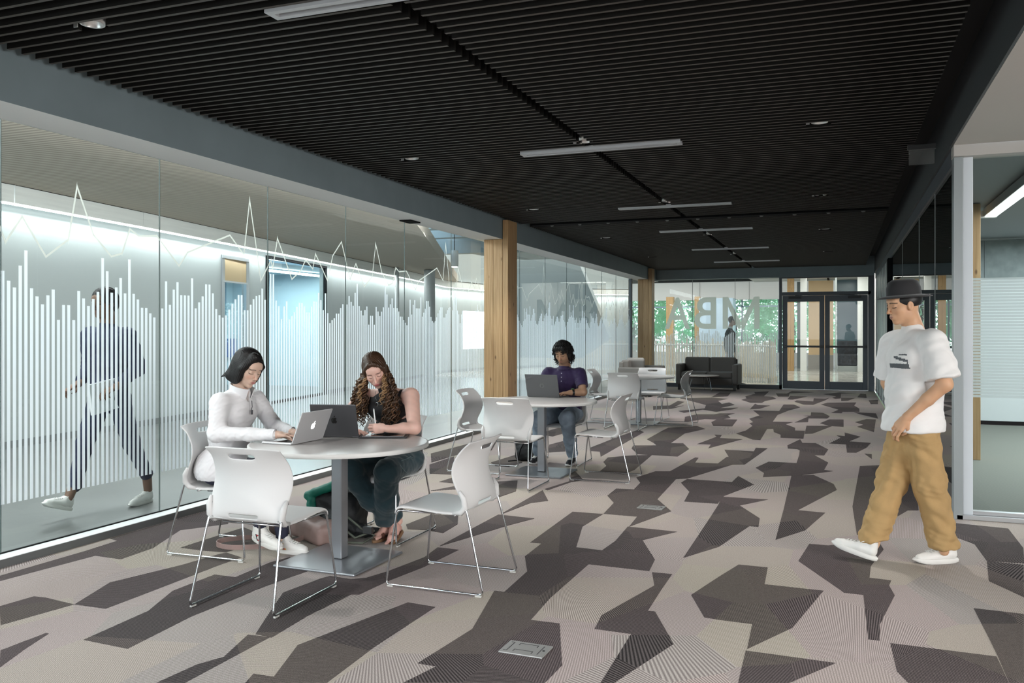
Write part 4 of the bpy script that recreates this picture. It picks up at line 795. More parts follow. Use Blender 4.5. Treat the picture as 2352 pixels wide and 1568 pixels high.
def apple(mt, sz):
    def f(t, M, lh):
        b = B(); pts = []
        body = [(0, .33), (.10, .37), (.22, .40), (.34, .34), (.39, .26), (.31, .18), (.27, .07), (.29, -.04), (.36, -.14), (.42, -.17), (.36, -.32), (.26, -.44), (.17, -.47), (.07, -.43), (0, -.42), (-.07, -.43), (-.17, -.47), (-.26, -.44), (-.36, -.31), (-.42, -.14), (-.43, .04), (-.38, .22), (-.28, .34), (-.15, .39), (-.06, .36)]
        for x, y in body: pts.append((x*sz, y*sz+lh*.52-.04*sz))
        vs = [M @ Vector((p[0], -.0085, p[1])) for p in pts]+[M @ Vector((p[0], -.006, p[1])) for p in pts]; n = len(pts)
        b.add(vs, [tuple(range(n)), tuple(range(n, 2*n))[::-1]]+[(i, n+i, n+(i+1) % n, (i+1) % n) for i in range(n)])
        leaf = [(.0, .44), (.02, .56), (.10, .66), (.20, .70), (.19, .58), (.11, .47)]
        pts = [(x*sz, y*sz+lh*.52-.04*sz) for x, y in leaf]; n = len(pts)
        vs = [M @ Vector((p[0], -.0085, p[1])) for p in pts]+[M @ Vector((p[0], -.006, p[1])) for p in pts]
        b.add(vs, [tuple(range(n)), tuple(range(n, 2*n))[::-1]]+[(i, n+i, n+(i+1) % n, (i+1) % n) for i in range(n)])
        b.build('fruit_emblem', mt, t)
    return f
def round_logo(t, M, lh):
    b = B(); m = mat('emblem_grey', (.16, .163, .166), .35, .4)
    c = lh*.5; n = 28; R = .026
    vs = [M @ Vector((R*math.cos(2*PI*k/n), y, c+R*math.sin(2*PI*k/n))) for y in (-.0085, -.006) for k in range(n)]
    b.add(vs, [tuple(range(n)), tuple(range(n, 2*n))[::-1]]+[(k, n+k, n+(k+1) % n, (k+1) % n) for k in range(n)])
    o = b.build('round_emblem', m, t)
    d = B(); dk = mat('emblem_dark', (.07, .07, .07), .4)
    def st(x0, z0, x1, z1, w=.003):
        A = Vector((x0, z0)); Bv = Vector((x1, z1)); dr = (Bv-A).normalized(); pn = Vector((-dr.y, dr.x))*w/2
        q = [A+pn, Bv+pn, Bv-pn, A-pn]
        d.add([M @ Vector((p.x, yy, c+p.y)) for yy in (-.0095, -.008) for p in q], [(0, 1, 2, 3), (7, 6, 5, 4), (0, 4, 5, 1), (1, 5, 6, 2), (2, 6, 7, 3), (3, 7, 4, 0)])
    # lower-case h and p, slanted, seen from the lid side
    for p in ((-.012,-.012,-.004,.024),(-.008,.007,-.001,.008),(-.001,.008,-.005,-.012),(.004,.008,-.004,-.026),(.004,.008,.012,.008),(.012,.008,.008,-.011),(.0,-.011,.008,-.011)): st(*p)
    d.build('emblem_letters', dk, t)
SILV = mat('silver_shell', (.66, .66, .67), .4, .45); SPG = mat('grey_shell', (.13, .132, .14), .38, .8); HPG = mat('graphite_shell', (.115, .117, .12), .5, .3)
KEY = mat('key_black', (.015, .015, .016), .5)
ZT = .740
laptop('laptop', 'silver laptop with a glowing fruit emblem used by the woman in white', (-3.118, 4.40), (-3.112, 4.725), .22, .205, .38, ZT, SILV, apple(mat('glow_emblem', (1, 1, 1), emis=(1, 1, 1), es=1.6), .045), SILV, KEY)
laptop('laptop', 'dark grey laptop with a black fruit emblem before the curly-haired woman', (-3.225, 4.80), (-2.925, 4.872), .23, .222, .30, ZT, SPG, apple(mat('black_emblem', (.01, .01, .01), .2), .045), SPG, KEY)
laptop('laptop', 'charcoal laptop with a round emblem before the man in purple', (-3.10, 8.60), (-2.73, 8.565), .25, .243, .28, ZT, HPG, round_logo, HPG, KEY)

# ================================================================= SDF modelling of soft and organic shapes
class Sdf:
    def __init__(s, lo, hi, res):
        s.lo = np.array(lo, float); s.res = res; s.n = np.ceil((np.array(hi)-s.lo)/res).astype(int)+1
        s.ax = [s.lo[i]+res*np.arange(s.n[i]) for i in range(3)]; s.d = np.full(s.n, .12, np.float32)
    def sub(s, lo, hi):
        a = [max(0, int((lo[i]-s.lo[i])/s.res)) for i in range(3)]; b = [min(s.n[i], int((hi[i]-s.lo[i])/s.res)+2) for i in range(3)]
        if any(b[i] <= a[i] for i in range(3)): return None
        sl = tuple(slice(a[i], b[i]) for i in range(3)); return sl, s.ax[0][sl[0]][:, None, None], s.ax[1][sl[1]][None, :, None], s.ax[2][sl[2]][None, None, :]
    def apply(s, sl, p, k, op):
        d = s.d[sl]
        if op < 0: p = -p
        if op > 0:
            h = np.clip(.5+.5*(p-d)/k, 0, 1); s.d[sl] = p*(1-h)+d*h-k*h*(1-h)
        else:
            h = np.clip(.5-.5*(p-d)/k, 0, 1); s.d[sl] = p*(1-h)+d*h+k*h*(1-h)
    def prim(s, q):
        t = q[0]; op = -1 if t[0] == '-' else 1; t = t.lstrip('-')
        if t == 'c':
            _, a, b, ra, rb, k = q; a = np.array(a, float); b = np.array(b, float); m = max(ra, rb)+k+.02
            r = s.sub(np.minimum(a, b)-m, np.maximum(a, b)+m)
            if r is None: return
            sl, X, Y, Z = r; v = b-a; L = max(1e-9, v @ v)
            h = np.clip(((X-a[0])*v[0]+(Y-a[1])*v[1]+(Z-a[2])*v[2])/L, 0, 1)
            p = np.sqrt((X-a[0]-h*v[0])**2+(Y-a[1]-h*v[1])**2+(Z-a[2]-h*v[2])**2)-(ra+(rb-ra)*h)
        else:
            if t == 'end':   # flat cut: removes a slab beyond point a along direction b
                a, b_, rad, dep = q[1:5]; fx = np.array(aim(a, b_, (0, .3, 1) if abs(Vector(b_).normalized().z) < .9 else (1, 0, 0)))[:3, :3]; s.prim(('-b', tuple(np.array(a)+fx[:, 0]*dep), (dep, rad, rad), .004, fx, .002)); return
            _, c, rr, k = q[:4]; R = np.array(q[4]) if len(q) > 4 and q[4] is not None else np.eye(3); c = np.array(c, float); rr = np.array(rr, float); m = max(rr)*(1.75 if t == 'b' else 1)+k+.02
            r = s.sub(c-m, c+m)
            if r is None: return
            sl, X, Y, Z = r; x, y, z = X-c[0], Y-c[1], Z-c[2]
            u = [R[0, i]*x+R[1, i]*y+R[2, i]*z for i in range(3)]
            if t == 'e':
                k0 = np.sqrt((u[0]/rr[0])**2+(u[1]/rr[1])**2+(u[2]/rr[2])**2); k1 = np.sqrt((u[0]/rr[0]**2)**2+(u[1]/rr[1]**2)**2+(u[2]/rr[2]**2)**2)+1e-9
                p = k0*(k0-1)/k1
            else:
                ro = q[5]; qd = [np.abs(u[i])-(rr[i]-ro) for i in range(3)]
                p = np.sqrt(sum(np.maximum(w, 0)**2 for w in qd))+np.minimum(np.maximum(np.maximum(qd[0], qd[1]), qd[2]), 0)-ro
        s.apply(sl, p.astype(np.float32), k, op)
    def mesh(s):
        d = s.d; S_ = d < 0; n = np.array(d.shape)
        c8 = [(i, j, k) for i in (0, 1) for j in (0, 1) for k in (0, 1)]
        cnt = np.zeros(n-1, np.int8)
        for i, j, k in c8: cnt += S_[i:n[0]-1+i, j:n[1]-1+j, k:n[2]-1+k]
        act = np.argwhere((cnt > 0) & (cnt < 8))
        if len(act) == 0: return np.zeros((0, 3)), np.zeros((0, 4), int)
        val = np.stack([d[act[:, 0]+i, act[:, 1]+j, act[:, 2]+k] for i, j, k in c8], 1)
        P = np.zeros((len(act), 3)); N = np.zeros(len(act)); C8 = np.array(c8, float)
        for a in range(8):
            for b in range(a+1, 8):
                if np.abs(C8[a]-C8[b]).sum() != 1: continue
                va, vb = val[:, a], val[:, b]; m = (va < 0) != (vb < 0); t = np.where(m, va/(va-vb+1e-12), 0)
                P += m[:, None]*(C8[a]+t[:, None]*(C8[b]-C8[a])); N += m
        P = s.lo+(act+P/N[:, None])*s.res
        idx = np.full(n-1, -1, np.int64); idx[tuple(act.T)] = np.arange(len(act)); F = []
        for ax in range(3):
            o1, o2 = [i for i in range(3) if i != ax]
            sh = [slice(None)]*3; sh2 = [slice(None)]*3; sh[ax] = slice(0, n[ax]-1); sh2[ax] = slice(1, n[ax])
            df = np.argwhere(S_[tuple(sh)] != S_[tuple(sh2)]); df = df[(df[:, o1] > 0) & (df[:, o2] > 0) & (df[:, o1] < n[o1]-1) & (df[:, o2] < n[o2]-1)]
            e = np.zeros(3, int); f = np.zeros(3, int); e[o1] = 1; f[o2] = 1
            q = np.stack([idx[tuple((df-e-f).T)], idx[tuple((df-f).T)], idx[tuple(df.T)], idx[tuple((df-e).T)]], 1)
            ins = S_[tuple(df.T)]; flip = ins if ax != 1 else ~ins
            q[~flip] = q[~flip][:, ::-1]; F.append(q)
        F = np.concatenate(F); return P, F[(F >= 0).all(1)]
def sdf_shape(prims, res, lo=None, hi=None):
    if lo is None:
        L = []; H = []
        for q in prims:
            if q[0][0] == '-' or q[0] == 'end': continue
            if q[0] == 'c':
                a, b = np.array(q[1], float), np.array(q[2], float); m = max(q[3], q[4]); L += [np.minimum(a, b)-m]; H += [np.maximum(a, b)+m]
            else: c = np.array(q[1], float); m = max(q[2])*(1.3 if q[0] == 'b' else 1); L += [c-m]; H += [c+m]
        lo = np.min(L, 0)-.03; hi = np.max(H, 0)+.03
    g = Sdf(lo, hi, res)
    for q in prims: g.prim(q)
    return g.mesh()
def smooth_v(V, F, it=1):
    for _ in range(it):
        A = np.zeros_like(V); n = np.zeros(len(V))
        for i in range(4):
            for j in (1, 3): np.add.at(A, F[:, i], V[F[:, (i+j) % 4]]); np.add.at(n, F[:, i], 1)
        V = V*.5+.5*A/np.maximum(n, 1)[:, None]
    return V
def vnormals(V, F):
    nf = np.cross(V[F[:, 2]]-V[F[:, 0]], V[F[:, 3]]-V[F[:, 1]]); N = np.zeros_like(V)
    for i in range(4): np.add.at(N, F[:, i], nf)
    return N/(np.linalg.norm(N, axis=1)[:, None]+1e-12)
def np_mesh(name, V, F, m, parent, cols=None):
    me = bpy.data.meshes.new(name)
    if parent is not None and parent.name in WM:
        I = np.array(WM[parent.name]); V = V @ I[:3, :3].T+I[:3, 3]
    me.vertices.add(len(V)); me.vertices.foreach_set('co', V.astype(np.float32).ravel())
    me.loops.add(F.size); me.loops.foreach_set('vertex_index', F.astype(np.int32).ravel())
    me.polygons.add(len(F)); me.polygons.foreach_set('loop_start', np.arange(0, F.size, F.shape[1], dtype=np.int32)); me.polygons.foreach_set('loop_total', np.full(len(F), F.shape[1], np.int32))
    me.polygons.foreach_set('use_smooth', np.ones(len(F), bool)); me.update(calc_edges=True); me.validate()
    me.materials.append(m)
    if cols is not None:
        a = me.color_attributes.new('Col', 'FLOAT_COLOR', 'POINT'); a.data.foreach_set('color', np.concatenate([cols, np.ones((len(cols), 1))], 1).astype(np.float32).ravel())
    o = bpy.data.objects.new(name, me); COL.objects.link(o)
    if parent is not None: o.parent = parent
    return o
def folds(V, F, amp, fr, seed=0, dirn=(0, 0, 1)):
    """cloth folds: displace along the normal with warped waves"""
    N = vnormals(V, F); r = np.random.RandomState(seed); d = np.zeros(len(V)); dn = np.array(dirn, float)
    fr = fr*2.4
    for i in range(5):
        k = r.normal(size=3)*.55+dn*r.choice([-1, 1])*1.0; k = k/np.linalg.norm(k)*fr*(.6+.25*i); w = r.normal(size=3)*fr*.35
        d += np.abs(np.sin(V @ k+2.2*np.sin(V @ w+r.uniform(0, 6))+r.uniform(0, 6)))**1.5/(1+.5*i)
    return V+N*((d-1.2)*amp)[:, None]
def cloth(name, prims, res, m, parent, amp=.0025, fr=26, seed=0, dirn=(0, 0, 1), sm=1, lo=None, hi=None):
    V, F = sdf_shape(prims, res, lo, hi); V = smooth_v(V, F, sm)
    if amp: V = folds(V, F, amp, fr, seed, dirn)
    return np_mesh(name, V, F, m, parent)
def vcmat(name, rough=.5, spec=.4, sss=.0, bump=.0, bs=200):
    m = mat(name, (1, 1, 1), rough, spec=spec, bump=bump, bscale=bs); n = m.node_tree.nodes; l = m.node_tree.links
    a = n.new('ShaderNodeAttribute'); a.attribute_name = 'Col'; l.new(a.outputs['Color'], n['Principled BSDF'].inputs['Base Color'])
    if sss:
        p = n['Principled BSDF']; p.inputs['Subsurface Weight'].default_value = sss; p.inputs['Subsurface Scale'].default_value = .006; p.inputs['Subsurface Radius'].default_value = (1, .4, .25)
    return m
SKIN = vcmat('skin', .48, .35, .12)
def rotm(yaw, pitch=0, roll=0, c=(0, 0, 0)):
    return Matrix.Translation(c) @ Matrix.Rotation(yaw, 4, 'Z') @ Matrix.Rotation(pitch, 4, 'X') @ Matrix.Rotation(roll, 4, 'Y')
def xf(M, V):
    A = np.array(M); return V @ A[:3, :3].T+A[:3, 3]
def gauss(x, s): return np.exp(-(x/s)**2)

def head_chunk(M, skin, neck_base, res=.0021, male=False, lip=(.62, .25, .24), brow=(.05, .035, .03), stubble=0, blush=.25, neck_r=.053, wide=1.0, nose=1.0):
    nb = np.array(M.inverted() @ Vector(neck_base)); w = wide
    P = [('e', (0, -.014, .032), (.073*w, .093, .082), .01), ('e', (0, .018, -.018), (.061*w, .070, .072), .02), ('e', (0, .028, -.062), (.046*w+(.005 if male else 0), .054, .050), .025),
         ('e', (0, .066, -.097), (.017+(.005 if male else 0), .015, .013), .022), ('e', (.036*w, .054, -.022), (.021, .020, .018), .022), ('e', (-.036*w, .054, -.022), (.021, .020, .018), .022),
         ('c', (-.030, .074, .024), (.030, .074, .024), .011, .011, .016), ('e', (0, .068, .045), (.048*w, .024, .032), .02),
         ('-e', (.031, .099, .005), (.017, .017, .011), .013), ('-e', (-.031, .099, .005), (.017, .017, .011), .013),
         ('e', (.031, .0735, .004), (.0150, .0135, .0125), .004), ('e', (-.031, .0735, .004), (.0150, .0135, .0125), .004),
         ('c', (0, .084, .016), (0, .084+.020*nose, -.028), .0065, .0095, .009), ('e', (0, .086+.020*nose, -.031), (.0085, .009, .0075), .005), ('e', (.0105, .095, -.034), (.0065, .0085, .0062), .005), ('e', (-.0105, .095, -.034), (.0065, .0085, .0062), .005),
         ('-e', (.006, .1, -.0405), (.0035, .006, .003), .002), ('-e', (-.006, .1, -.0405), (.0035, .006, .003), .002),
         ('e', (0, .077, -.060), (.026, .016, .018), .014), ('c', (-.015, .0885, -.0578), (.015, .0885, -.0578), .0036, .0036, .006), ('c', (-.012, .0885, -.0662), (.012, .0885, -.0662), .0044, .0044, .006),
         ('-c', (-.022, .0955, -.0618), (.022, .0955, -.0618), .0016, .0016, .0025),
         ('e', (.074*w, -.006, -.006), (.009, .019, .031), .006), ('e', (-.074*w, -.006, -.006), (.009, .019, .031), .006), ('-e', (.083*w, .0, -.002), (.006, .010, .017), .004), ('-e', (-.083*w, .0, -.002), (.006, .010, .017), .004),
         ('c', (0, -.022, -.05), tuple(nb), neck_r, neck_r*1.12, .022)]
    if male: P.insert(3, ('c', (-.040, .0, -.07), (.040, .0, -.07), .026, .026, .02))
    lo = np.array([-.11, -.13, -.13]); hi = np.array([.11, .135, .135]); lo = np.minimum(lo, nb-.075); hi = np.maximum(hi, nb+.075)
    V, F = sdf_shape(P, res, lo, hi); V = smooth_v(V, F, 1)
    x, y, z = V.T; c = np.tile(np.array(skin, float), (len(V), 1)); fr = (y > .055)
    def mix(msk, col):
        nonlocal c
        msk = np.clip(msk, 0, 1)[:, None]; c = c*(1-msk)+np.array(col)*msk
    sk = np.array(skin)
    for sx_ in (1, -1): mix(blush*fr*gauss(x-sx_*.040, .018)*gauss(z+.030, .018), sk*np.array([1.12, .72, .68]))
    mix(.45*fr*gauss(x, .012)*gauss(z+.030, .012), sk*np.array([1.1, .75, .7]))
    for sx_ in (1, -1):
        u = np.abs(x-sx_*.031); bz = .0255-.10*np.maximum(0, u-.006)**1.2-.0*u
        mix(1.1*(y > .05)*gauss(z-(.0275-6.*(x*sx_-.028)**2*(1+(x*sx_ > .03))), .0034 if male else .0026)*(np.abs(x*sx_-.031) < .0185), brow)
        lz = -.0045+9*(x-sx_*.031)**2
        mix(1.2*(y > .05)*gauss(z-lz, .0022)*(u < .0150), (.03, .02, .018)); mix(.35*(y > .05)*gauss(z-.010, .0045)*gauss(x-sx_*.031, .017), sk*.62)
        mix(.35*(y > .05)*gauss(z+.011, .004)*gauss(x-sx_*.031, .015), sk*.75)
    lm = (y > .078)*np.clip(1.4-np.abs(x)/.0165, 0, 1)*gauss(z+.0620, .0085)**1.2
    mix(1.25*lm, lip); mix((y > .075)*gauss(z+.0618, .0016)*(np.abs(x) < .0205), np.array(lip)*.45)
    for sx_ in (1, -1): mix(gauss(x-sx_*.006, .0035)*gauss(z+.041, .0028)*(y > .08), sk*.3)
    if stubble: mix(stubble*((z < -.045) & (y > .0))*gauss(x, .07)*(1-np.clip(lm*1.5, 0, 1))+stubble*1.1*gauss(z+.048, .006)*gauss(x, .022)*(y > .07)+stubble*.9*gauss(z+.088, .014)*gauss(x, .022)*(y > .05), (.09, .06, .045))
    return xf(M, V), F, c

def hand_prims(M, side=1, curl=.35, spread=.06, scale=1.0, thumb=.6, grip=False, curls=None):
    """hand in its own frame: wrist at the origin, fingers along +X, palm facing -Z, thumb towards +Y*side"""
    s = scale; P = []
    T = lambda p: tuple(M @ Vector((p[0]*s, p[1]*s*side, p[2]*s)))
    P += [('c', T((0, .0, 0)), T((.03, .0, 0)), .026*s, .024*s, .015), ('c', T((.03, .018, 0)), T((.082, .026, .002)), .0165*s, .0125*s, .010), ('c', T((.03, .004, 0)), T((.086, .008, .004)), .0165*s, .0125*s, .010),
          ('c', T((.03, -.010, 0)), T((.082, -.011, .003)), .016*s, .012*s, .010), ('c', T((.03, -.020, -.002)), T((.074, -.028, 0)), .015*s, .0105*s, .010)]
    base = [((.084, .027, .002), (.043, .026, .022), .0090), ((.088, .009, .004), (.047, .030, .024), .0092), ((.084, -.010, .003), (.043, .028, .023), .0088), ((.076, -.027, 0), (.034, .021, .020), .0078)]
    for i, (b, L, r) in enumerate(base):
        cu = curls[i] if curls else curl*(1+.12*i); a = .35*cu; p = Vector(b); yaw = (1.5-i)*spread
        for q, l in enumerate(L):
            d = Vector((math.cos(a)*math.cos(yaw), math.cos(a)*math.sin(yaw), -math.sin(a))); e = p+d*l
            P.append(('c', T(p), T(e), (r-.0006*q)*s, (r-.0006*(q+1))*s, .0035)); p = e; a += cu*1.15
    p0 = Vector((.022, .022, -.006)); p1 = p0+Vector((.030, .026*(1.3-thumb), -.012)); p2 = p1+Vector((.030, .010-.016*thumb, -.008*(1+thumb))); p3 = p2+Vector((.022, -.004-.010*thumb, -.006))
    P += [('c', T(p0), T(p1), .0145*s, .0120*s, .008), ('c', T(p1), T(p2), .0112*s, .0098*s, .004), ('c', T(p2), T(p3), .0098*s, .0080*s, .004)]
    return P
def aim(o, d, up=(0, 0, 1)):
    d = Vector(d).normalized(); u = Vector(up); y = u.cross(d).normalized(); z = d.cross(y)
    return Matrix(((d.x, y.x, z.x, o[0]), (d.y, y.y, z.y, o[1]), (d.z, y.z, z.z, o[2]), (0, 0, 0, 1)))
def inner(prims, skin):
    """the part of the body that the clothes cover"""
    return skin_chunk(prims, skin, .010)
def skin_body(parent, chunks, name='body'):
    """chunks: (V, F, colours) joined into one mesh"""
    VV = []; FF = []; CC = []; k = 0
    for V, F, c in chunks: VV.append(V); FF.append(F+k); CC.append(c); k += len(V)
    return np_mesh(name, np.concatenate(VV), np.concatenate(FF), SKIN, parent, np.concatenate(CC))
def skin_chunk(prims, skin, res=.0028, nails=None, sm=1):
    V, F = sdf_shape(prims, res); V = smooth_v(V, F, sm); c = np.tile(np.array(skin, float), (len(V), 1))
    n = np.sin(V @ np.array([61., 37., 53.]))*np.sin(V @ np.array([-41., 67., 29.])); c *= (1+.04*n)[:, None]; return V, F, c
def arm_prims(sh, el, wr, r=(.048, .040, .034, .025)):
    m = Vector(el)*.55+Vector(wr)*.45
    return [('c', sh, el, r[0], r[1], .02), ('c', el, tuple(m), r[1]*.98, r[2]*1.02, .02), ('c', tuple(m), wr, r[2], r[3], .015)]
def shoe(parent, heel, toe, up=(0, 0, 1), L=.27, col=None, sole=None, lace=None, stripe=None, high=.0, name='shoe', w=1.0):
    heel = Vector(heel); d = Vector(toe)-heel; M = aim(heel, d, up); T = lambda x, y, z: tuple(M @ Vector((x*L/.27, y*w, z)))
    R = np.array(M)[:3, :3]
    P = [('c', T(.045, 0, .050), T(.10, 0, .052), .034, .036, .01), ('c', T(.10, 0, .048), T(.205, .004, .032), .038, .030, .02), ('c', T(.205, .004, .032), T(.235, .004, .030), .031, .026, .01), ('c', T(.040, 0, .055), T(.043, 0, .085+high), .031, .032, .012), ('c', T(.065, 0, .060), T(.085, 0, .082+high*.8), .030, .027, .015),
         ('-c', T(.045, 0, .095+high), T(.075, 0, .105+high), .024, .022, .004), ('-b', T(.13, 0, -.03), (.3, .2, .037), .004, R, .002)]
    V, F = sdf_shape(P, .0042); V = smooth_v(V, F, 1); o = np_mesh(name+'_upper', V, F, col, parent)
    b = B(); n = 26; ol = []
    for k in range(n):
        a = 2*PI*k/n; x = .135+.135*math.cos(a); wd_ = (.034+.012*max(0, math.cos(a-.0))-.002)*w
        ol.append((x, wd_*math.sin(a)*(1.0 if abs(math.sin(a)) < .9 else 1.0)))
    rows = [(0.0, .94), (.006, 1.02), (.022, 1.04), (.030, .98)]; vs = []
    for z, sc in rows: vs += [T(.135+(x-.135)*sc, y*sc, z+(.012*max(0, (x-.2)/.07)**2 if z < .02 else 0)) for x, y in ol]
    fs = [tuple(range(n))[::-1], tuple(range(3*n, 4*n))]+[(r*n+k, r*n+(k+1) % n, (r+1)*n+(k+1) % n, (r+1)*n+k) for r in range(3) for k in range(n)]
    b.add(vs, fs); b.build(name+'_sole', sole, parent, smooth=True, auto=50)
    if lace:
        b = B()
        for k in range(5):
            x = .105+k*.019; z = .0905-k*.0044
            b.tube([T(x-.004, -.022, z-.006), T(x, 0, z+.001), T(x+.006, .022, z-.006)], .0026, 5)
            b.tube([T(x-.004, .022, z-.006), T(x+.006, -.022, z-.0055)], .0022, 5)
        b.tube([T(.098, 0, .091), T(.085, .03, .10), T(.105, .035, .085)], .0022, 5); b.tube([T(.098, 0, .091), T(.090, -.03, .10), T(.110, -.035, .083)], .0022, 5)
        b.build(name+'_laces', lace, parent, smooth=True)
    if stripe:
        for sd in (1, -1):
            for j, (cm, x0, x1) in enumerate(stripe):
                b = B(); b.add([T(x0+.012, sd*.0405, .030), T(x1+.012, sd*.0405, .030), T(x1-.010, sd*.0385, .068), T(x0-.010, sd*.0385, .068), T(x0+.012, sd*.030, .030), T(x1+.012, sd*.030, .030), T(x1-.010, sd*.028, .066), T(x0-.010, sd*.028, .066)],
                                [(0, 1, 2, 3), (7, 6, 5, 4), (0, 4, 5, 1), (1, 5, 6, 2), (2, 6, 7, 3), (3, 7, 4, 0)]); b.build(name+'_stripe', cm, parent)
    return o
def curl_tube(b, p0, p1, R, turns, r, sag=(0, 0, 0), n=40, ph=0, sides=5):
    p0 = Vector(p0); p1 = Vector(p1); d = (p1-p0); t = d.normalized(); u = t.orthogonal().normalized(); w = t.cross(u); pts = []; rr = []
    for i in range(n):
        q = i/(n-1); a = ph+2*PI*turns*q; c = p0+d*q+Vector(sag)*math.sin(PI*q); k = R*min(1, q*5+.15)
        pts.append(c+(u*math.cos(a)+w*math.sin(a))*k); rr.append(r*(1-.65*q**3))
    b.tube(pts, rr, sides)
def strands(V, F, amp, nf, cz=(0, 0)):
    """groove a hair mass into strands that run from the parting downwards"""
    N = vnormals(V, F); th = np.arctan2(V[:, 0]-cz[0], V[:, 1]-cz[1]); z = V[:, 2]
    g = np.sin(th*nf+3*np.sin(z*22)+2*np.sin(th*3))+.6*np.sin(th*nf*2.3+2.5*np.sin(z*31+1)); return V+N*(g*amp)[:, None]
HAIRB = mat('black_hair', (.008, .007, .007), .45, spec=.35)
HAIRBR = [mat('brown_hair', (.055, .028, .015), .4, spec=.5), mat('brown_hair_mid', (.11, .055, .026), .4, spec=.5), mat('golden_hair', (.26, .15, .07), .42, spec=.5)]

# ================================================================= small things
tb = thing('drawing_tablet', 'flat black tablet in a folio under the hand of the curly-haired woman', 'tablet', (-2.80, 4.985, ZT), math.radians(22), world=True)
Mt = Matrix.Translation((-2.80, 4.985, ZT)) @ Matrix.Rotation(math.radians(22), 4, 'Z')
B().box(-.155, .155, -.105, .105, .001, .009, Mt).build('folio_cover', mat('folio', (.018, .018, .02), .55), tb, bevel=.002)
B().box(-.135, .135, -.092, .092, .009, .0135, Mt).build('tablet_body', mat('tablet_edge', (.25, .25, .26), .3, .8), tb, bevel=.001)
B().box(-.130, .130, -.088, .088, .0135, .0142, Mt).build('screen', mat('dark_screen', (.01, .012, .015), .15), tb)
st = thing('stylus', 'white stylus held upright in the fist of the curly-haired woman', 'stylus', (-2.872, 4.990, .757), world=True)
B().tube([(-2.864, 4.990, .757), (-2.865, 4.990, .775), (-2.886, 4.994, .915)], [.0012, .0045, .0045], 10).build('barrel', mat('stylus_white', (.85, .85, .85), .3), st, smooth=True)
B().tube([(-2.8858, 4.994, .913), (-2.887, 4.9942, .921)], [.0047, .0035], 10).build('end_cap', mat('stylus_cap', (.7, .7, .72), .2, .6), st, smooth=True)

def floor_box(x, y, lab):
    t = thing('floor_box', lab, 'floor box', (x, y, 0), -.03, group='grey service boxes in the carpet')
    rbox(-.105, .105, -.075, .075, .0, .008).build('cover_plate', mat('box_plate', (.36, .36, .35), .45, .4), t, bevel=.004)
    G = mat('box_gap', (.03, .03, .03), .7)
    for a in (-.028, .048):
        b = B()
        for x0, x1, y0, y1 in ((-.045, .045, a, a+.003), (-.045, -.042, a-.022, a), (.042, .045, a-.022, a)): b.box(x0, x1, y0, y1, .008, .0088)
        b.build('flap_outline', G, t)
    b = B(); b.box(-.075, -.072, -.05, .05, .008, .0088); b.box(-.090, -.072, .05, .053, .008, .0088); b.box(-.090, -.072, -.053, -.05, .008, .0088); b.box(.070, .073, -.05, .05, .008, .0088); b.build('lid_outline', G, t)
    b = B(); b.lathe([(0, .008), (.006, .008), (.006, .0095), (0, .0095)], (.085, 0, 0), 10); b.build('latch', G, t)
floor_box(-1.315, 3.625, 'grey metal floor box in a dark carpet patch, nearest the photographer')
floor_box(-1.425, 6.92, 'grey metal floor box farther along, left of the walking man')

# ---- sofas and coffee table
SOF = mat('charcoal_upholstery', (.105, .092, .082), .75, bump=.2, bscale=180, sheen=.2)
SOFB = mat('beige_upholstery', (.30, .275, .25), .8, bump=.2, bscale=180, sheen=.2)
def sofa(name, lab, loc, rz, w, m, dark):
    t = thing(name, lab, 'sofa', loc, rz)          # faces local -Y
    h = w/2
    rbox(-h+.13, h-.13, -.36, .26, .14, .30).build('seat_base', m, t, bevel=.02)
    for s in (-1, 1): rbox(-h if s < 0 else h-.13, -h+.13 if s < 0 else h, -.38, .38, .14, .64).build('armrest', m, t, bevel=.025)
    for a, b_ in ((-h+.13, -.003), (.003, h-.13)):
        rbox(a, b_, -.37, .20, .30, .45).build('seat_cushion', m, t, bevel=.04)
        rbox(a, b_, .16, .34, .40, .80).build('back_cushion', m, t, bevel=.035)
    rbox(-h+.1, h-.1, .28, .38, .14, .76).build('back_frame', m, t, bevel=.02)
    for sx_ in (-1, 1):
        for sy in (-1, 1): rbox(sx_*(h-.08)-.03, sx_*(h-.08)+.03, sy*.32-.03, sy*.32+.03, 0, .14).build('leg', mat('dark_leg', (.02, .018, .016), .5), t)
    return t
sofa('two_seat_sofa', 'charcoal two-seat sofa under the reversed letters', (-3.02, 21.65, 0), -.03, 1.50, SOF, True)
bs = sofa('beige_sofa', 'low beige sofa with a tilted cushion by the far timber column', (-4.22, 19.45, 0), PI/2, 1.55, SOFB, False)
ct = thing('coffee_table', 'low round coffee table on thin splayed chrome legs before the charcoal sofa', 'table', (-3.08, 20.83, 0))
B().lathe([(.41, .372), (.42, .376), (.42, .392), (.405, .396)], n=48).build('tabletop', mat('coffee_top', (.50, .42, .38), .35), ct, smooth=True, auto=30)
for k in range(3):
    a = 2*PI*k/3-.6; ca, sa = math.cos(a), math.sin(a)
    B().tube([(ca*.20-sa*.04, sa*.20+ca*.04, .372), (ca*.33, sa*.33, .006), (ca*.20+sa*.04, sa*.20-ca*.04, .372)], .006, 6).build('leg', CHR, ct)
th_ = thing('cushion', 'pale cushion leaning on the beige sofa', 'cushion', (-4.35, 19.2, .45), world=True)
cloth('cushion_cover', [('b', (-4.30, 19.15, .66), (.20, .07, .19), .02, np.array(Matrix.Rotation(.25, 3, 'Z') @ Matrix.Rotation(.3, 3, 'X')), .05)], .012, mat('pale_cushion', (.46, .44, .41), .8), th_, 0)

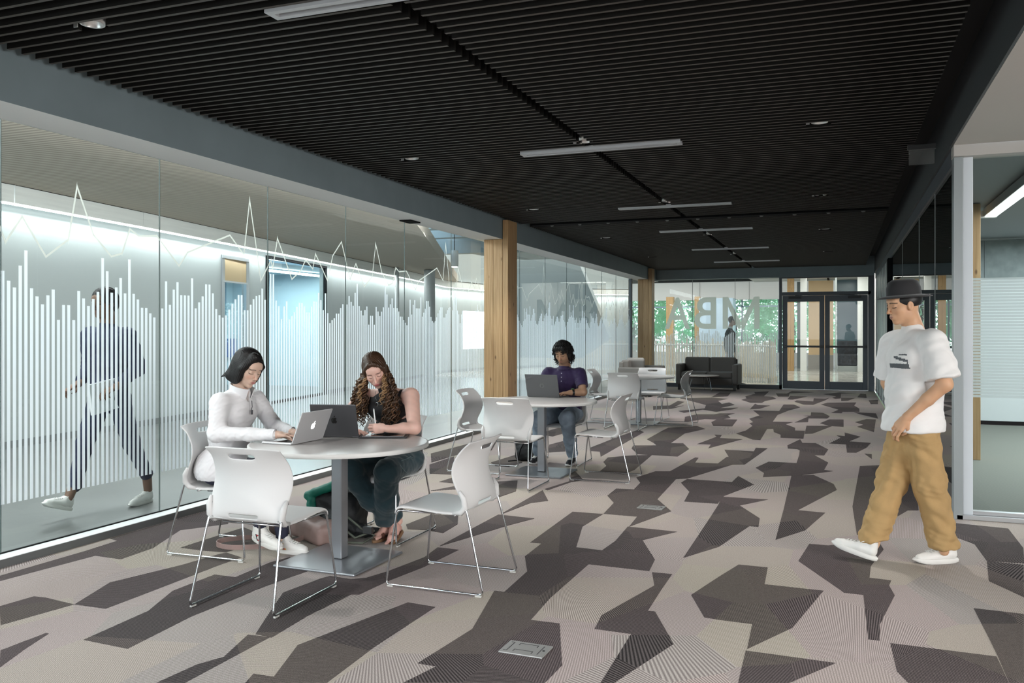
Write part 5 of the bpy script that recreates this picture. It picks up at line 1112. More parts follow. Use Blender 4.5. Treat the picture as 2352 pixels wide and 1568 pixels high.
# ---- bags
GRN = mat('green_nylon', (.0, .16, .11), .5, bump=.3, bscale=60); GRD = mat('dark_nylon', (.012, .014, .016), .6, bump=.3, bscale=60)
bp_ = thing('backpack', 'dark backpack with green flap standing on the carpet behind the table stem', 'bag', (-3.33, 5.22, 0), world=True)
cloth('bag_body', [('b', (-3.30, 5.25, .155), (.17, .12, .155), .02, None, .06), ('e', (-3.26, 5.12, .10), (.12, .06, .09), .03), ('c', (-3.12, 5.16, .06), (-2.98, 5.20, .05), .05, .03, .04)], .007, GRD, bp_, .005, 12, 3)
cloth('top_flap', [('b', (-3.37, 5.22, .33), (.16, .11, .030), .02, np.array(Matrix.Rotation(-.38, 3, 'Y')), .03), ('e', (-3.49, 5.20, .27), (.06, .07, .025), .03), ('e', (-3.46, 5.13, .20), (.035, .04, .07), .03)], .006, GRN, bp_, .0035, 16, 5)
for k, pts in enumerate([[(-3.47, 5.14, .26), (-3.50, 5.10, .12), (-3.47, 5.08, .02), (-3.42, 5.07, .01)], [(-3.15, 5.10, .16), (-3.02, 5.06, .10), (-2.94, 5.10, .05), (-2.99, 5.03, .012), (-3.2, 5.0, .010)], [(-3.2, 5.08, .10), (-3.05, 5.03, .04), (-2.93, 5.08, .09)]]):
    B().tube(pts, .008, 6).build('strap', mat('strap_olive', (.10, .11, .085), .7), bp_, smooth=True)
B().box(-3.00, -2.93, 5.04, 5.07, .07, .12).build('buckle', mat('buckle', (.03, .03, .03), .4), bp_, bevel=.004)
bk = thing('black_backpack', 'small black backpack on the carpet by the trainers of the man in purple', 'bag', (-3.27, 8.98, 0), world=True)
cloth('bag_body', [('b', (-3.27, 8.98, .15), (.10, .08, .15), .02, None, .05), ('e', (-3.25, 8.90, .10), (.08, .04, .08), .03)], .009, GRD, bk, .004, 16, 31)
B().tube([(-3.22, 8.90, .26), (-3.27, 8.84, .14), (-3.30, 8.84, .02), (-3.40, 8.80, .010)], .007, 6).build('strap', BLK, bk, smooth=True)
B().tube([(-3.30, 8.98, .29), (-3.27, 8.98, .325), (-3.24, 8.98, .29)], .006, 6).build('carry_loop', BLK, bk, smooth=True)
PNK = mat('dusty_pink_leather', (.30, .205, .185), .5, bump=.15, bscale=40)
pb = thing('handbag', 'dusty pink handbag slumped on the carpet behind the crossed sneakers', 'bag', (-3.40, 4.98, 0), world=True)
cloth('bag_body', [('b', (-3.36, 5.02, .075), (.17, .09, .07), .02, np.array(Matrix.Rotation(-.35, 3, 'Z') @ Matrix.Rotation(.12, 3, 'Y')), .035), ('e', (-3.24, 5.0, .10), (.08, .07, .055), .03), ('e', (-3.52, 5.05, .08), (.09, .08, .07), .03), ('-e', (-3.66, 5.02, .10), (.07, .07, .05), .01)], .007, PNK, pb, .003, 12, 8)
cloth('bag_opening', [('e', (-3.62, 4.99, .075), (.085, .065, .060), .01)], .007, mat('bag_inside', (.03, .015, .012), .7), pb, .002, 20, 9)
b = B()
sp = [(-3.66, 4.93, .02), (-3.74, 4.86, .02), (-3.80, 4.76, .03), (-3.86, 4.66, .03), (-3.84, 4.60, .02), (-3.72, 4.60, .012), (-3.55, 4.70, .012), (-3.42, 4.83, .02), (-3.38, 4.92, .04)]
sq = []
for i in range(len(sp)-1):
    P0, P1, P2, P3 = [Vector(sp[max(0, min(len(sp)-1, i+j))]) for j in (-1, 0, 1, 2)]
    for k in range(6):
        u = k/6; sq.append(.5*((2*P1)+(P2-P0)*u+(2*P0-5*P1+4*P2-P3)*u*u+(3*P1-P0-3*P2+P3)*u**3))
vs = [v+Vector((0, 0, dz)) for v in sq for dz in (-.010, .022)]; vs2 = [v+Vector((.004, .003, dz)) for v in sq for dz in (-.010, .022)]; n = len(vs)
b.add(vs+vs2, [(2*i, 2*i+2, 2*i+3, 2*i+1) for i in range(len(sq)-1)]+[(n+2*i, n+2*i+1, n+2*i+3, n+2*i+2) for i in range(len(sq)-1)]+[(2*i+1, 2*i+3, n+2*i+3, n+2*i+1) for i in range(len(sq)-1)])
b.build('shoulder_strap', PNK, pb)

# ================================================================= PEOPLE
def person(label, loc): return thing('person', label, 'person', loc, world=True)
def leg_prims(hip, kn, an, r, k=.04):
    return [('c', hip, kn, r[0], r[1], k), ('c', kn, an, r[1], r[2], k)]
# ---------- woman in the white zip top
W1 = person('woman with a black bob in a white half-zip top, typing on the silver laptop', (-3.78, 4.60, 0))
HM = rotm(math.radians(-103), math.radians(-24), math.radians(-4), (-3.585, 4.590, 1.195))
sk = (.66, .46, .36)
nbs = (-3.655, 4.60, 1.045)
ch = [head_chunk(HM, sk, nbs, lip=(.55, .22, .21), neck_r=.046, blush=.35)]
h1 = aim((-3.275, 4.475, .790), (.95, .20, -.05)); h2 = aim((-3.285, 4.650, .785), (.95, -.12, -.05))
ch.append(skin_chunk(hand_prims(h1, 1, .42, .05, .92)+[('c', (-3.40, 4.43, .79), (-3.275, 4.475, .79), .027, .022, .01)], (.60, .40, .31), .0024))
ch.append(skin_chunk(hand_prims(h2, -1, .42, .05, .92)+[('c', (-3.40, 4.72, .79), (-3.285, 4.65, .785), .027, .022, .01)], (.60, .40, .31), .0024))
ch.append(inner([('e', (-3.79, 4.60, .56), (.10, .14, .09), .05), ('e', (-3.73, 4.60, .78), (.085, .11, .17), .05), ('c', (-3.67, 4.46, .965), (-3.66, 4.74, .965), .04, .04, .03), ('c', (-3.67, 4.60, .95), (-3.645, 4.60, 1.07), .045, .042, .02), ('c', (-3.675, 4.43, .97), (-3.655, 4.38, .79), .040, .034, .02), ('c', (-3.655, 4.38, .79), (-3.29, 4.468, .79), .033, .022, .02), ('c', (-3.66, 4.77, .97), (-3.555, 4.825, .795), .040, .034, .02), ('c', (-3.555, 4.825, .795), (-3.30, 4.66, .787), .033, .022, .02),
    ('c', (-3.78, 4.52, .53), (-3.42, 4.51, .53), .055, .042, .02), ('c', (-3.42, 4.51, .53), (-3.50, 4.60, .15), .042, .030, .02), ('c', (-3.78, 4.68, .53), (-3.42, 4.70, .53), .055, .042, .02), ('c', (-3.42, 4.70, .53), (-3.375, 4.665, .09), .042, .030, .02)], sk))
skin_body(W1, ch)
WT = mat('white_jersey', (.78, .775, .79), .7, sheen=.15)
T = [('e', (-3.795, 4.60, .54), (.160, .198, .150), .05), ('e', (-3.735, 4.60, .76), (.130, .150, .15), .05), ('e', (-3.695, 4.60, .92), (.112, .160, .13), .05), ('c', (-3.675, 4.45, .985), (-3.670, 4.75, .985), .055, .055, .04), ('c', (-3.675, 4.60, .98), (-3.650, 4.60, 1.03), .085, .062, .03),
     ('e', (-3.640, 4.54, .895), (.045, .06, .055), .05), ('e', (-3.640, 4.66, .895), (.045, .06, .055), .05), ('-b', (-3.8, 4.6, .36), (.4, .4, .115), .006, None, .01)]
A1 = [(-3.675, 4.425, .975), (-3.655, 4.375, .790), (-3.30, 4.465, .790)]; A2 = [(-3.660, 4.775, .975), (-3.555, 4.83, .795), (-3.31, 4.665, .787)]
for a in (A1, A2):
    T += [('c', a[0], a[1], .062, .050, .03), ('c', a[1], tuple(Vector(a[1])*.4+Vector(a[2])*.6), .050, .040, .03), ('c', tuple(Vector(a[1])*.4+Vector(a[2])*.6), a[2], .040, .033, .02)]
T += [('-e', (-3.61, 4.60, 1.045), (.030, .022, .075), .015)]
cloth('zip_top', T, .0055, WT, W1, .0022, 30, 11)
# stand collar, zip and seams
def ring(c, rx, ry, z0, z1, tilt, m, parent, name, gap=0, th=.004, yaw=0, flare=.0):
    b = B(); n = 36; vs = []; fs = []; Mx = Matrix.Translation(c) @ Matrix.Rotation(yaw, 4, 'Z') @ Matrix.Rotation(tilt, 4, 'X'); g0 = gap
    for k in range(n):
        a = PI/2+g0+(2*PI-2*g0)*k/(n-1)
        for (z, f) in ((z0, 0), (z1, flare)):
            for t_ in (0, th): vs.append(Mx @ Vector(((rx+f+t_)*math.cos(a), (ry+f+t_)*math.sin(a), z)))
    for k in range(n-1):
        i = 4*k; j = i+4; fs += [(i, j, j+2, i+2), (i+1, i+3, j+3, j+1), (i+2, j+2, j+3, i+3), (i, i+1, j+1, j)]
    fs += [(0, 2, 3, 1), (4*n-4, 4*n-3, 4*n-1, 4*n-2)]
    b.add(vs, fs); return b.build(name, m, parent, smooth=True, auto=60)
ring((-3.650, 4.60, 1.02), .060, .066, -.02, .060, math.radians(-16), WT, W1, 'collar', .42, .005, math.radians(-90), .012)
ZP = mat('zip_grey', (.10, .10, .11), .4, .4)
B().tube([(-3.560, 4.598, .985), (-3.555, 4.596, .945), (-3.560, 4.594, .925)], .003, 6).build('zip', ZP, W1); B().box(-3.562, -3.552, 4.590, 4.600, .895, .925).build('zip_pull', ZP, W1)
for a, w_ in ((A1, h1), (A2, h2)):
    B().tube([tuple(Vector(a[2])-Vector((.012, 0, 0))), tuple(Vector(a[2])+Vector((.020, .002, .0)))], [.0345, .0325], 20).build('cuff', WT, W1, smooth=True, auto=40)
P = [('e', (-3.80, 4.60, .53), (.14, .175, .085), .04)]
for hp, kn, an in (((-3.78, 4.52, .52), (-3.42, 4.51, .53), (-3.50, 4.60, .17)), ((-3.78, 4.68, .52), (-3.42, 4.70, .53), (-3.375, 4.665, .12))): P += leg_prims(hp, kn, an, (.080, .058, .040))
cloth('trousers', P, .009, mat('navy_trousers', (.02, .022, .045), .8), W1, .003, 24, 2)
WS = mat('white_leather', (.74, .73, .70), .4); WSO = mat('white_rubber', (.72, .71, .68), .5); WL = mat('white_lace', (.8, .8, .78), .7)
RED = mat('stripe_red', (.45, .02, .03), .5); DKG = mat('stripe_dark', (.01, .03, .03), .5); GOLD = mat('stripe_gold', (.70, .42, .08), .4)
shoe(W1, (-3.555, 4.600, .085), (-3.28, 4.565, .030), (.15, -.12, 1), .255, WS, WSO, WL, [(DKG, .070, .080), (RED, .080, .096), (DKG, .096, .106)], .01)
shoe(W1, (-3.425, 4.675, .0), (-3.18, 4.670, .0), (0, 0, 1), .245, WS, WSO, WL, [(GOLD, .070, .078), (DKG, .078, .086), (RED, .086, .096), (GOLD, .096, .104)], .01)
# black bob
Hb = [('e', (0, -.018, .046), (.083, .103, .086), .01), ('e', (0, -.062, -.02), (.078, .058, .095), .03), ('e', (.066, -.010, -.030), (.030, .062, .085), .025), ('e', (-.066, -.010, -.030), (.030, .062, .085), .025), ('c', (.060, -.06, -.08), (-.060, -.06, -.08), .035, .035, .03),
      ('c', (.025, .050, .098), (.076, .040, .020), .022, .016, .02), ('c', (.025, .050, .098), (-.073, .045, .030), .026, .018, .02), ('c', (.074, .030, .0), (.070, .025, -.07), .016, .012, .02), ('c', (-.074, .026, .0), (-.070, .015, -.085), .018, .014, .02),
      ('-e', (.004, .112, -.030), (.062, .072, .114), .018), ('-e', (0, .03, -.13), (.052, .08, .075), .012)]
V, F = sdf_shape(Hb, .0032); V = smooth_v(V, F, 1); V = strands(V, F, .0010, 58); np_mesh('hair', xf(HM, V), F, HAIRB, W1)
b = B(); rg = random.Random(4)
for k in range(26):   # flicked ends
    a = rg.uniform(.15, .95)*rg.choice([-1, 1]); y = rg.uniform(-.105, .02); p = Vector((a*.085, y, -.085)); q = p+Vector((.018*a+rg.uniform(-.006, .006), -.018+rg.uniform(-.01, .01), -.034))
    b.tube([HM @ p, HM @ (p*.6+q*.4+Vector((0, 0, -.006))), HM @ q], [.006, .005, .001], 5)
b.build('hair_ends', HAIRB, W1, smooth=True)

# ---------- woman with long curls
W2 = person('woman with long curly brown hair in a black sleeveless top, writing on a tablet', (-2.95, 5.36, 0))
HM2 = rotm(math.radians(-151), math.radians(-32), math.radians(15), (-3.005, 5.215, 1.165))
sk2 = (.74, .47, .39)
ch = [head_chunk(HM2, sk2, (-2.965, 5.325, 1.03), lip=(.60, .15, .16), brow=(.07, .035, .025), neck_r=.047, blush=.45)]
shL, elL, wrL = (-2.775, 5.315, .985), (-2.665, 5.150, .785), (-2.770, 4.995, .790)
shR, elR, wrR = (-3.145, 5.31, .975), (-3.235, 5.14, .80), (-3.065, 4.975, .770)
hL = aim((-2.790, 4.985, .795), (-.92, -.22, -.04), (.25, -.95, .15)); hR = aim(wrR, (.95, -.1, -.05))
fist = hand_prims(hL, -1, .95, .02, .92, thumb=1.0, curls=[1.25, 1.3, 1.35, 1.4])
ch.append(skin_chunk(arm_prims(shL, elL, wrL, (.056, .043, .037, .025))+[('e', (-2.80, 5.325, .975), (.065, .06, .060), .03)]+fist, sk2, .0028))
ch.append(skin_chunk(arm_prims(shR, elR, wrR, (.053, .043, .037, .025))+[('e', (-3.12, 5.32, .965), (.06, .06, .060), .03)]+hand_prims(hR, 1, .3, .05, .9), sk2, .0032))
ch.append(skin_chunk([('e', (-2.96, 5.34, .90), (.16, .10, .13), .04), ('c', (-3.12, 5.33, .975), (-2.80, 5.335, .985), .05, .05, .04), ('c', (-2.965, 5.335, .98), (-2.97, 5.30, 1.05), .06, .05, .03)], sk2, .005))
# feet in sandals
def foot_prims(M, s=1.0, side=1):
    T = lambda x, y, z: tuple(M @ Vector((x*s, y*s*side, z*s)))
    P = [('c', T(.02, 0, .030), T(.09, 0, .045), .026*s, .028*s, .02), ('c', T(.05, 0, .06), T(.045, 0, .16), .030*s, .034*s, .03), ('c', T(.07, 0, .050), T(.165, .008, .026), .030*s, .020*s, .02), ('c', T(.09, -.012, .030), T(.160, -.020, .020), .022*s, .016*s, .015)]
    for i in range(5): x0 = .170-.006*i-.002*i*i; y0 = .026-.0135*i; P.append(('c', T(x0, y0, .018), T(x0+.040-.004*i, y0+.001, .015), (.0115 if i == 0 else .0082)*s, (.0110 if i == 0 else .0072)*s, .0022))
    return P
F1 = aim((-2.925, 5.300, .018), (-.10, -1, 0)); F2 = aim((-2.845, 5.300, .050), (.10, -.85, -.22), (-.42, -.1, 1))
fsk = (.68, .40, .34)
ch.append(skin_chunk(foot_prims(F1, .98, 1), fsk, .0026)); ch.append(skin_chunk(foot_prims(F2, .98, -1), fsk, .0026))
ch.append(inner([('e', (-2.93, 5.42, .56), (.12, .09, .09), .05), ('e', (-2.945, 5.37, .78), (.10, .075, .17), .05), ('c', (-2.845, 5.40, .525), (-2.80, 5.02, .505), .07, .055, .02), ('c', (-2.80, 5.02, .50), (-2.925, 5.25, .08), .05, .030, .02), ('c', (-3.02, 5.40, .525), (-3.065, 5.00, .505), .07, .055, .02), ('c', (-3.065, 5.0, .50), (-2.85, 5.27, .12), .05, .030, .02)], sk2))
skin_body(W2, ch)
BRN = mat('brown_leather', (.13, .055, .04), .5); SOLE = mat('cork_sole', (.20, .11, .055), .7)
for M_, sd in ((F1, 1), (F2, -1)):
    T = lambda x, y, z: tuple(M_ @ Vector((x*.98, y*.98*sd, z)))
    b = B(); n = 24; rows = []
    for z in (-.017, .004):
        for k in range(n):
            a = 2*PI*k/n; rows.append(T(.105+.120*math.cos(a), (.033+.010*max(0, math.cos(a)))*math.sin(a)+.003, z))
    b.add(rows, [tuple(range(n))[::-1], tuple(range(n, 2*n))]+[(k, (k+1) % n, n+(k+1) % n, n+k) for k in range(n)]); b.build('sandal_sole', SOLE, W2, bevel=.003)
    for (x, w_, z) in ((.150, .040, .046), (.135, .040, .052), (.045, .036, .105)):
        pts = []
        for k in range(9):
            a = PI*k/8 if x > .1 else 2*PI*k/8; pts.append(T(x+(0 if x > .1 else .0), w_*math.cos(a), (.002+z*math.sin(a)*.95) if x > .1 else z) if x > .1 else T(.048+.037*math.sin(a), w_*math.cos(a), z))
        bb = B()
        for p, q in zip(pts, pts[1:]): bb.bar(p, q, .016 if x > .1 else .005, .004 if x > .1 else .016)
        bb.build('sandal_strap', BRN, W2)
BT = mat('black_knit', (.012, .012, .014), .7)
T = [('e', (-2.94, 5.42, .60), (.155, .125, .13), .05), ('e', (-2.945, 5.385, .75), (.135, .108, .13), .05), ('e', (-2.955, 5.335, .90), (.155, .112, .11), .05), ('c', (-3.07, 5.335, .965), (-2.85, 5.335, .975), .058, .058, .035), ('c', (-2.965, 5.335, .98), (-2.97, 5.305, 1.035), .075, .054, .025),
     ('e', (-3.015, 5.265, .89), (.065, .06, .06), .04), ('e', (-2.90, 5.265, .89), (.065, .06, .06), .04)]
cloth('sleeveless_top', T, .0055, BT, W2, .0015, 30, 4)
TL = mat('teal_trousers', (.008, .036, .048), .75, bump=.1, bscale=120, sheen=.3)
P = [('e', (-2.93, 5.42, .535), (.185, .14, .095), .04)]
P += [('c', (-2.845, 5.40, .525), (-2.800, 5.02, .505), .098, .080, .04), ('c', (-2.800, 5.01, .500), (-2.865, 5.13, .29), .080, .080, .03), ('c', (-2.865, 5.13, .29), (-2.925, 5.22, .135), .078, .072, .03),
      ('c', (-3.02, 5.40, .525), (-3.065, 5.00, .505), .098, .080, .04), ('c', (-3.065, 4.99, .500), (-2.99, 5.14, .29), .080, .076, .03), ('c', (-2.99, 5.14, .29), (-2.875, 5.25, .17), .074, .060, .03), ('-b', (-2.9, 5.2, .02), (.3, .3, .075), .01, None, .01)]
cloth('trousers', P, .0065, TL, W2, .0035, 16, 6, (1, .6, .1))
b = B(); b.tube([(-2.715, 5.06, .575), (-2.69, 5.10, .585), (-2.70, 5.16, .59), (-2.715, 5.22, .575)], .0016, 4); b.tube([(-2.715, 5.04, .55), (-2.71, 5.10, .50), (-2.735, 5.2, .46)], .0016, 4); b.build('pocket_seam', mat('seam_pale', (.20, .27, .28), .7), W2)
b = B(); pts = [(-3.012, 5.245, 1.02), (-3.005, 5.218, .98), (-2.985, 5.212, .945), (-2.962, 5.222, .98), (-2.945, 5.25, 1.02)]; b.tube(pts, .0011, 4); b.tube([(-2.985+.010*math.cos(a), 5.207, .930+.013*math.sin(a)) for a in np.linspace(0, 2*PI, 13)], .0016, 4); b.build('necklace', mat('silver_chain', (.6, .6, .6), .2, 1.), W2)
Hc = [('e', (0, -.020, .042), (.079, .099, .083), .01), ('e', (0, -.060, -.02), (.070, .050, .075), .03), ('e', (.066, .0, .005), (.018, .055, .055), .015), ('e', (-.066, .0, .005), (.018, .055, .055), .015), ('c', (.012, .070, .098), (.068, .045, .030), .016, .012, .015), ('c', (-.012, .070, .098), (-.068, .045, .030), .016, .012, .015),
      ('-e', (0, .110, -.020), (.060, .064, .106), .010), ('-c', (0, .10, .112), (0, -.08, .135), .0035, .0035, .003)]
V, F = sdf_shape(Hc, .0032); V = smooth_v(V, F, 1); V = strands(V, F, .0012, 30); np_mesh('hair', xf(HM2, V), F, HAIRBR[0], W2)
rg = random.Random(9); bl = [B(), B(), B()]
for sd in (1, -1):
    for k in range(84):
        rx = rg.random(); p = HM2 @ Vector((sd*(.060+.022*rg.random()), -.055+.085*rx, -.005-.05*rg.random()))
        # fall in front of the shoulders; +sd is her left or right
        side_x = -1 if sd > 0 else 1       # head local +X points to her right = towards -X of the room
        bx = (-3.110 if side_x < 0 else -2.870)+rg.uniform(-.070, .062); by = 5.205+rg.uniform(-.045, .06); bz = rg.uniform(.765, .90) if rg.random() < .75 else rg.uniform(.88, .98)
        q = Vector((bx, by, bz)); ci = 2 if (k < 6) else (1 if rg.random() < .45 else 0)
        if k < 3: p = HM2 @ Vector((sd*.056, .050, -.01)); q = Vector((-3.068 if side_x < 0 else -2.925, 5.135, .93+.02*k))
        L = (q-p).length
        curl_tube(bl[ci], p, q, rg.uniform(.007, .014), L/.052, rg.uniform(.0045, .0075), (side_x*rg.uniform(.0, .045), -rg.uniform(.0, .02), 0), int(L/.0065), rg.uniform(0, 6))
for i in range(3): bl[i].build('curls', HAIRBR[i], W2, smooth=True)

# ---------- man in the purple polo
M1 = person('man with black curly hair in a purple polo shirt, typing on the charcoal laptop', (-2.80, 9.0, 0))
HM3 = rotm(math.radians(178), math.radians(-26), math.radians(3), (-2.785, 8.83, 1.205))
sk3 = (.42, .25, .16)
ch = [head_chunk(HM3, sk3, (-2.79, 8.93, 1.06), res=.0026, male=True, lip=(.34, .15, .12), brow=(.015, .012, .01), stubble=.35, blush=.15, neck_r=.058, wide=1.02, nose=1.25)]
aR = [(-2.61, 8.91, .980), (-2.545, 8.80, .790), (-2.650, 8.715, .787)]; aL = [(-2.97, 8.91, .980), (-3.06, 8.86, .800), (-2.985, 8.79, .787)]
ch.append(skin_chunk(arm_prims(*aR, (.052, .041, .037, .028))+hand_prims(aim(aR[2], (-.92, -.38, -.06)), -1, .50, .06, .98), sk3, .0034))
ch.append(skin_chunk(arm_prims(*aL, (.055, .046, .040, .028))+hand_prims(aim(aL[2], (.85, -.42, -.06)), 1, .55, .06, .98), sk3, .0036))
skin_body(M1, ch)
PUR = mat('purple_pique', (.020, .006, .055), .75, sheen=.2)
T = [('e', (-2.80, 9.02, .60), (.175, .135, .14), .05), ('e', (-2.795, 8.99, .76), (.165, .125, .15), .05), ('e', (-2.79, 8.935, .90), (.170, .120, .13), .05), ('c', (-2.93, 8.92, .975), (-2.65, 8.92, .975), .060, .060, .04), ('c', (-2.79, 8.93, 1.00), (-2.79, 8.912, 1.025), .09, .066, .02)]
for a in (aR, aL): T += [('c', a[0], tuple(Vector(a[0])*.2+Vector(a[1])*.8), .066, .063, .03), ('end', tuple(Vector(a[0])*.32+Vector(a[1])*.68), tuple(Vector(a[1])-Vector(a[0])), .075, .045)]
cloth('polo_shirt', T, .0065, PUR, M1, .0025, 24, 21)
ring((-2.79, 8.905, 1.040), .063, .066, -.016, .006, math.radians(-14), PUR, M1, 'collar', .0, .005, PI, .006)
for k in range(3):
    B().lathe([(0, 0), (.0055, 0), (.0055, .003), (0, .003)], (0, 0, 0), 8, Matrix.Translation((-2.788, 8.8100-.004*k, .985-.042*k)) @ Matrix.Rotation(PI/2, 4, 'X')).build('button', mat('button_pale', (.5, .45, .55), .4), M1)
for a in (aR, aL):
    e = Vector(a[0])*.32+Vector(a[1])*.68; d = (Vector(a[1])-Vector(a[0])).normalized(); B().tube([tuple(e-d*.016), tuple(e+d*.006)], [.0650, .0640], 24).build('sleeve_cuff', PUR, M1, smooth=True, auto=40)
JN = mat('pale_denim', (.24, .30, .37), .85, var=.30, vscale=9, bump=.15, bscale=150)
P = [('e', (-2.80, 9.02, .53), (.19, .15, .10), .04)]
for hp, kn, an in (((-2.72, 8.98, .53), (-2.650, 8.56, .525), (-2.685, 8.86, .125)), ((-2.89, 8.98, .53), (-2.95, 8.56, .52), (-3.06, 8.84, .125))): P += [('c', hp, kn, .098, .080, .03), ('c', kn, tuple(Vector(kn)*.4+Vector(an)*.6), .078, .066, .03), ('c', tuple(Vector(kn)*.4+Vector(an)*.6), an, .066, .062, .03)]
P += [('-b', (-2.85, 8.8, .02), (.5, .4, .058), .01, None, .01)]
cloth('jeans', P, .008, JN, M1, .0035, 16, 17, (1, .3, .2))
BS = mat('black_canvas', (.015, .015, .018), .7); BW = mat('shoe_white', (.6, .6, .6), .5)
shoe(M1, (-3.065, 8.93, 0), (-3.10, 8.66, 0), (0, 0, 1), .27, BS, BW, WL, [(BW, .10, .108)]); shoe(M1, (-2.69, 8.95, 0), (-2.69, 8.68, 0), (0, 0, 1), .27, BS, BW, WL, [(BW, .10, .108)])
wv = Vector(aR[1])*.12+Vector(aR[2])*.88; wdv = (Vector(aR[2])-Vector(aR[1])).normalized()
B().tube([tuple(wv-wdv*.012), tuple(wv+wdv*.012)], [.0335, .0335], 18).build('watch_strap', mat('watch_black', (.01, .01, .01), .4), M1, smooth=True, auto=40)
B().box(-.016, .016, -.016, .016, 0, .010, Matrix.Translation(wv) @ Vector((0, 0, 0)).to_track_quat('X', 'Z').to_matrix().to_4x4() @ Matrix.Translation((0, 0, .033))).build('watch_case', mat('watch_green', (.05, .12, .03), .3), M1, bevel=.003)
Hm = [('e', (0, -.020, .044), (.086, .102, .088), .01), ('e', (0, -.06, -.03), (.086, .055, .090), .03), ('e', (.074, -.008, -.025), (.026, .048, .080), .02), ('e', (-.074, -.008, -.025), (.026, .048, .080), .02), ('c', (.035, .062, .092), (-.045, .064, .088), .020, .018, .02), ('-e', (0, .115, -.040), (.056, .065, .098), .010)]
V, F = sdf_shape(Hm, .004); V = smooth_v(V, F, 1); V = strands(V, F, .0025, 22); np_mesh('hair', xf(HM3, V), F, HAIRB, M1)
b = B(); rg = random.Random(5)
for k in range(760):
    th = rg.uniform(0, 2*PI); ph = math.acos(rg.uniform(-.75, 1)); d = Vector((math.sin(ph)*math.sin(th), math.sin(ph)*math.cos(th), math.cos(ph)))
    if d.y > .45 and d.z < .45: continue
    sw = 1+.25*max(0, -d.z); p = Vector((d.x*.092*sw, -.018+d.y*.106, .030+d.z*.098-(.045 if d.z < -.2 else 0))); q = p+Vector((d.x*.024, d.y*.018, -.034+.03*d.z))
    curl_tube(b, HM3 @ p, HM3 @ q, rg.uniform(.006, .010), 1.6, .0030, (0, 0, 0), 11, rg.uniform(0, 6), 4)
for k in range(34):
    p = Vector((rg.uniform(-.055, .05), .080, .090)); q = Vector((p.x*1.15+rg.uniform(-.012, .012), .100, .050+rg.uniform(-.010, .018)+(-.022 if abs(p.x) > .035 else 0))); curl_tube(b, HM3 @ p, HM3 @ q, .006, 1.3, .0032, (0, .01, 0), 10, rg.uniform(0, 6), 4)
b.build('curls', HAIRB, M1, smooth=True)

# ---------- walking man in the bucket of the corridor: white tee, khaki trousers, black hat
M2 = person('walking man in a black hat, white T-shirt and khaki trousers beside the side glazing', (.42, 5.86, 0))
HM4 = rotm(math.radians(-246), math.radians(-10), 0, (.375, 5.845, 1.595))
sk4 = (.60, .35, .21)
ch = [head_chunk(HM4, sk4, (.435, 5.87, 1.44), res=.0026, male=True, lip=(.45, .20, .16), brow=(.02, .015, .012), blush=.1, neck_r=.055)]
bL = [(.535, 5.69, 1.370), (.585, 5.650, 1.120), (.385, 5.690, .915)]; bR = [(.315, 6.03, 1.360), (.30, 6.10, 1.10), (.36, 6.02, .93)]
ch.append(skin_chunk(arm_prims(*bL, (.052, .043, .037, .027))+hand_prims(aim(bL[2], (-.55, .10, -.75), (-.5, -.8, .2)), 1, .5, .04, 1.0), sk4, .0032))
ch.append(skin_chunk(arm_prims(*bR, (.052, .043, .037, .027))+hand_prims(aim(bR[2], (-.30, -.20, -.9), (-.8, .3, .2)), -1, .5, .04, 1.0), sk4, .0036))
for an in ((.605, 5.885, .13), (.205, 5.80, .15)): pass
ch.append(inner([('e', (.43, 5.865, .90), (.11, .12, .12), .05), ('e', (.43, 5.865, 1.15), (.10, .13, .22), .05), ('c', (.50, 5.74, 1.36), (.36, 5.99, 1.36), .045, .045, .03), ('c', (.43, 5.865, 1.34), (.435, 5.87, 1.46), .05, .048, .02), ('c', (.47, 5.80, .84), (.52, 5.83, .50), .07, .055, .02), ('c', (.52, 5.83, .50), (.605, 5.885, .08), .05, .030, .02), ('c', (.40, 5.92, .84), (.315, 5.90, .50), .07, .055, .02), ('c', (.315, 5.90, .50), (.205, 5.80, .10), .05, .030, .02)], sk4))
skin_body(M2, ch)
T = [('e', (.43, 5.865, .85), (.180, .185, .18), .06), ('e', (.435, 5.865, 1.06), (.168, .180, .20), .06), ('e', (.43, 5.86, 1.26), (.150, .185, .15), .05), ('c', (.51, 5.72, 1.375), (.35, 6.00, 1.375), .068, .068, .04), ('c', (.43, 5.865, 1.38), (.43, 5.868, 1.44), .085, .064, .03)]
for a, e in ((bL, .84), (bR, .84)): T += [('c', a[0], tuple(Vector(a[0])*(1-e)+Vector(a[1])*e), .070, .094, .03), ('end', tuple(Vector(a[0])*.14+Vector(a[1])*.86), tuple(Vector(a[1])-Vector(a[0])+Vector((.0, 0, -.02))), .10, .060)]
T += [('-b', (.43, 5.86, .72), (.5, .5, .100), .004, None, .004)]
TEE = mat('white_tee', (.80, .79, .78), .8, sheen=.2)
cloth('t_shirt', T, .0065, TEE, M2, .0055, 12, 31)
ring((.43, 5.868, 1.445), .062, .062, -.008, .010, math.radians(8), TEE, M2, 'neckband', 0, .005, math.radians(-246), .0)
GP = mat('print_grey', (.10, .11, .12), .8)
fd = Vector((-.55, -.80, 0)).normalized()
Pv, Pf = sdf_shape(T, .0065); Pv = smooth_v(Pv, Pf, 1); Pv = folds(Pv, Pf, .0055, 12, 31); Nv = vnormals(Pv, Pf); ax_ = np.array([math.cos(math.radians(-32)), math.sin(math.radians(-32)), 0])
uu = (Pv-np.array([.325, 5.70, 0])) @ ax_; zz_ = Pv[:, 2]
front = Nv @ np.array([-.55, -.80, 0]) > .35
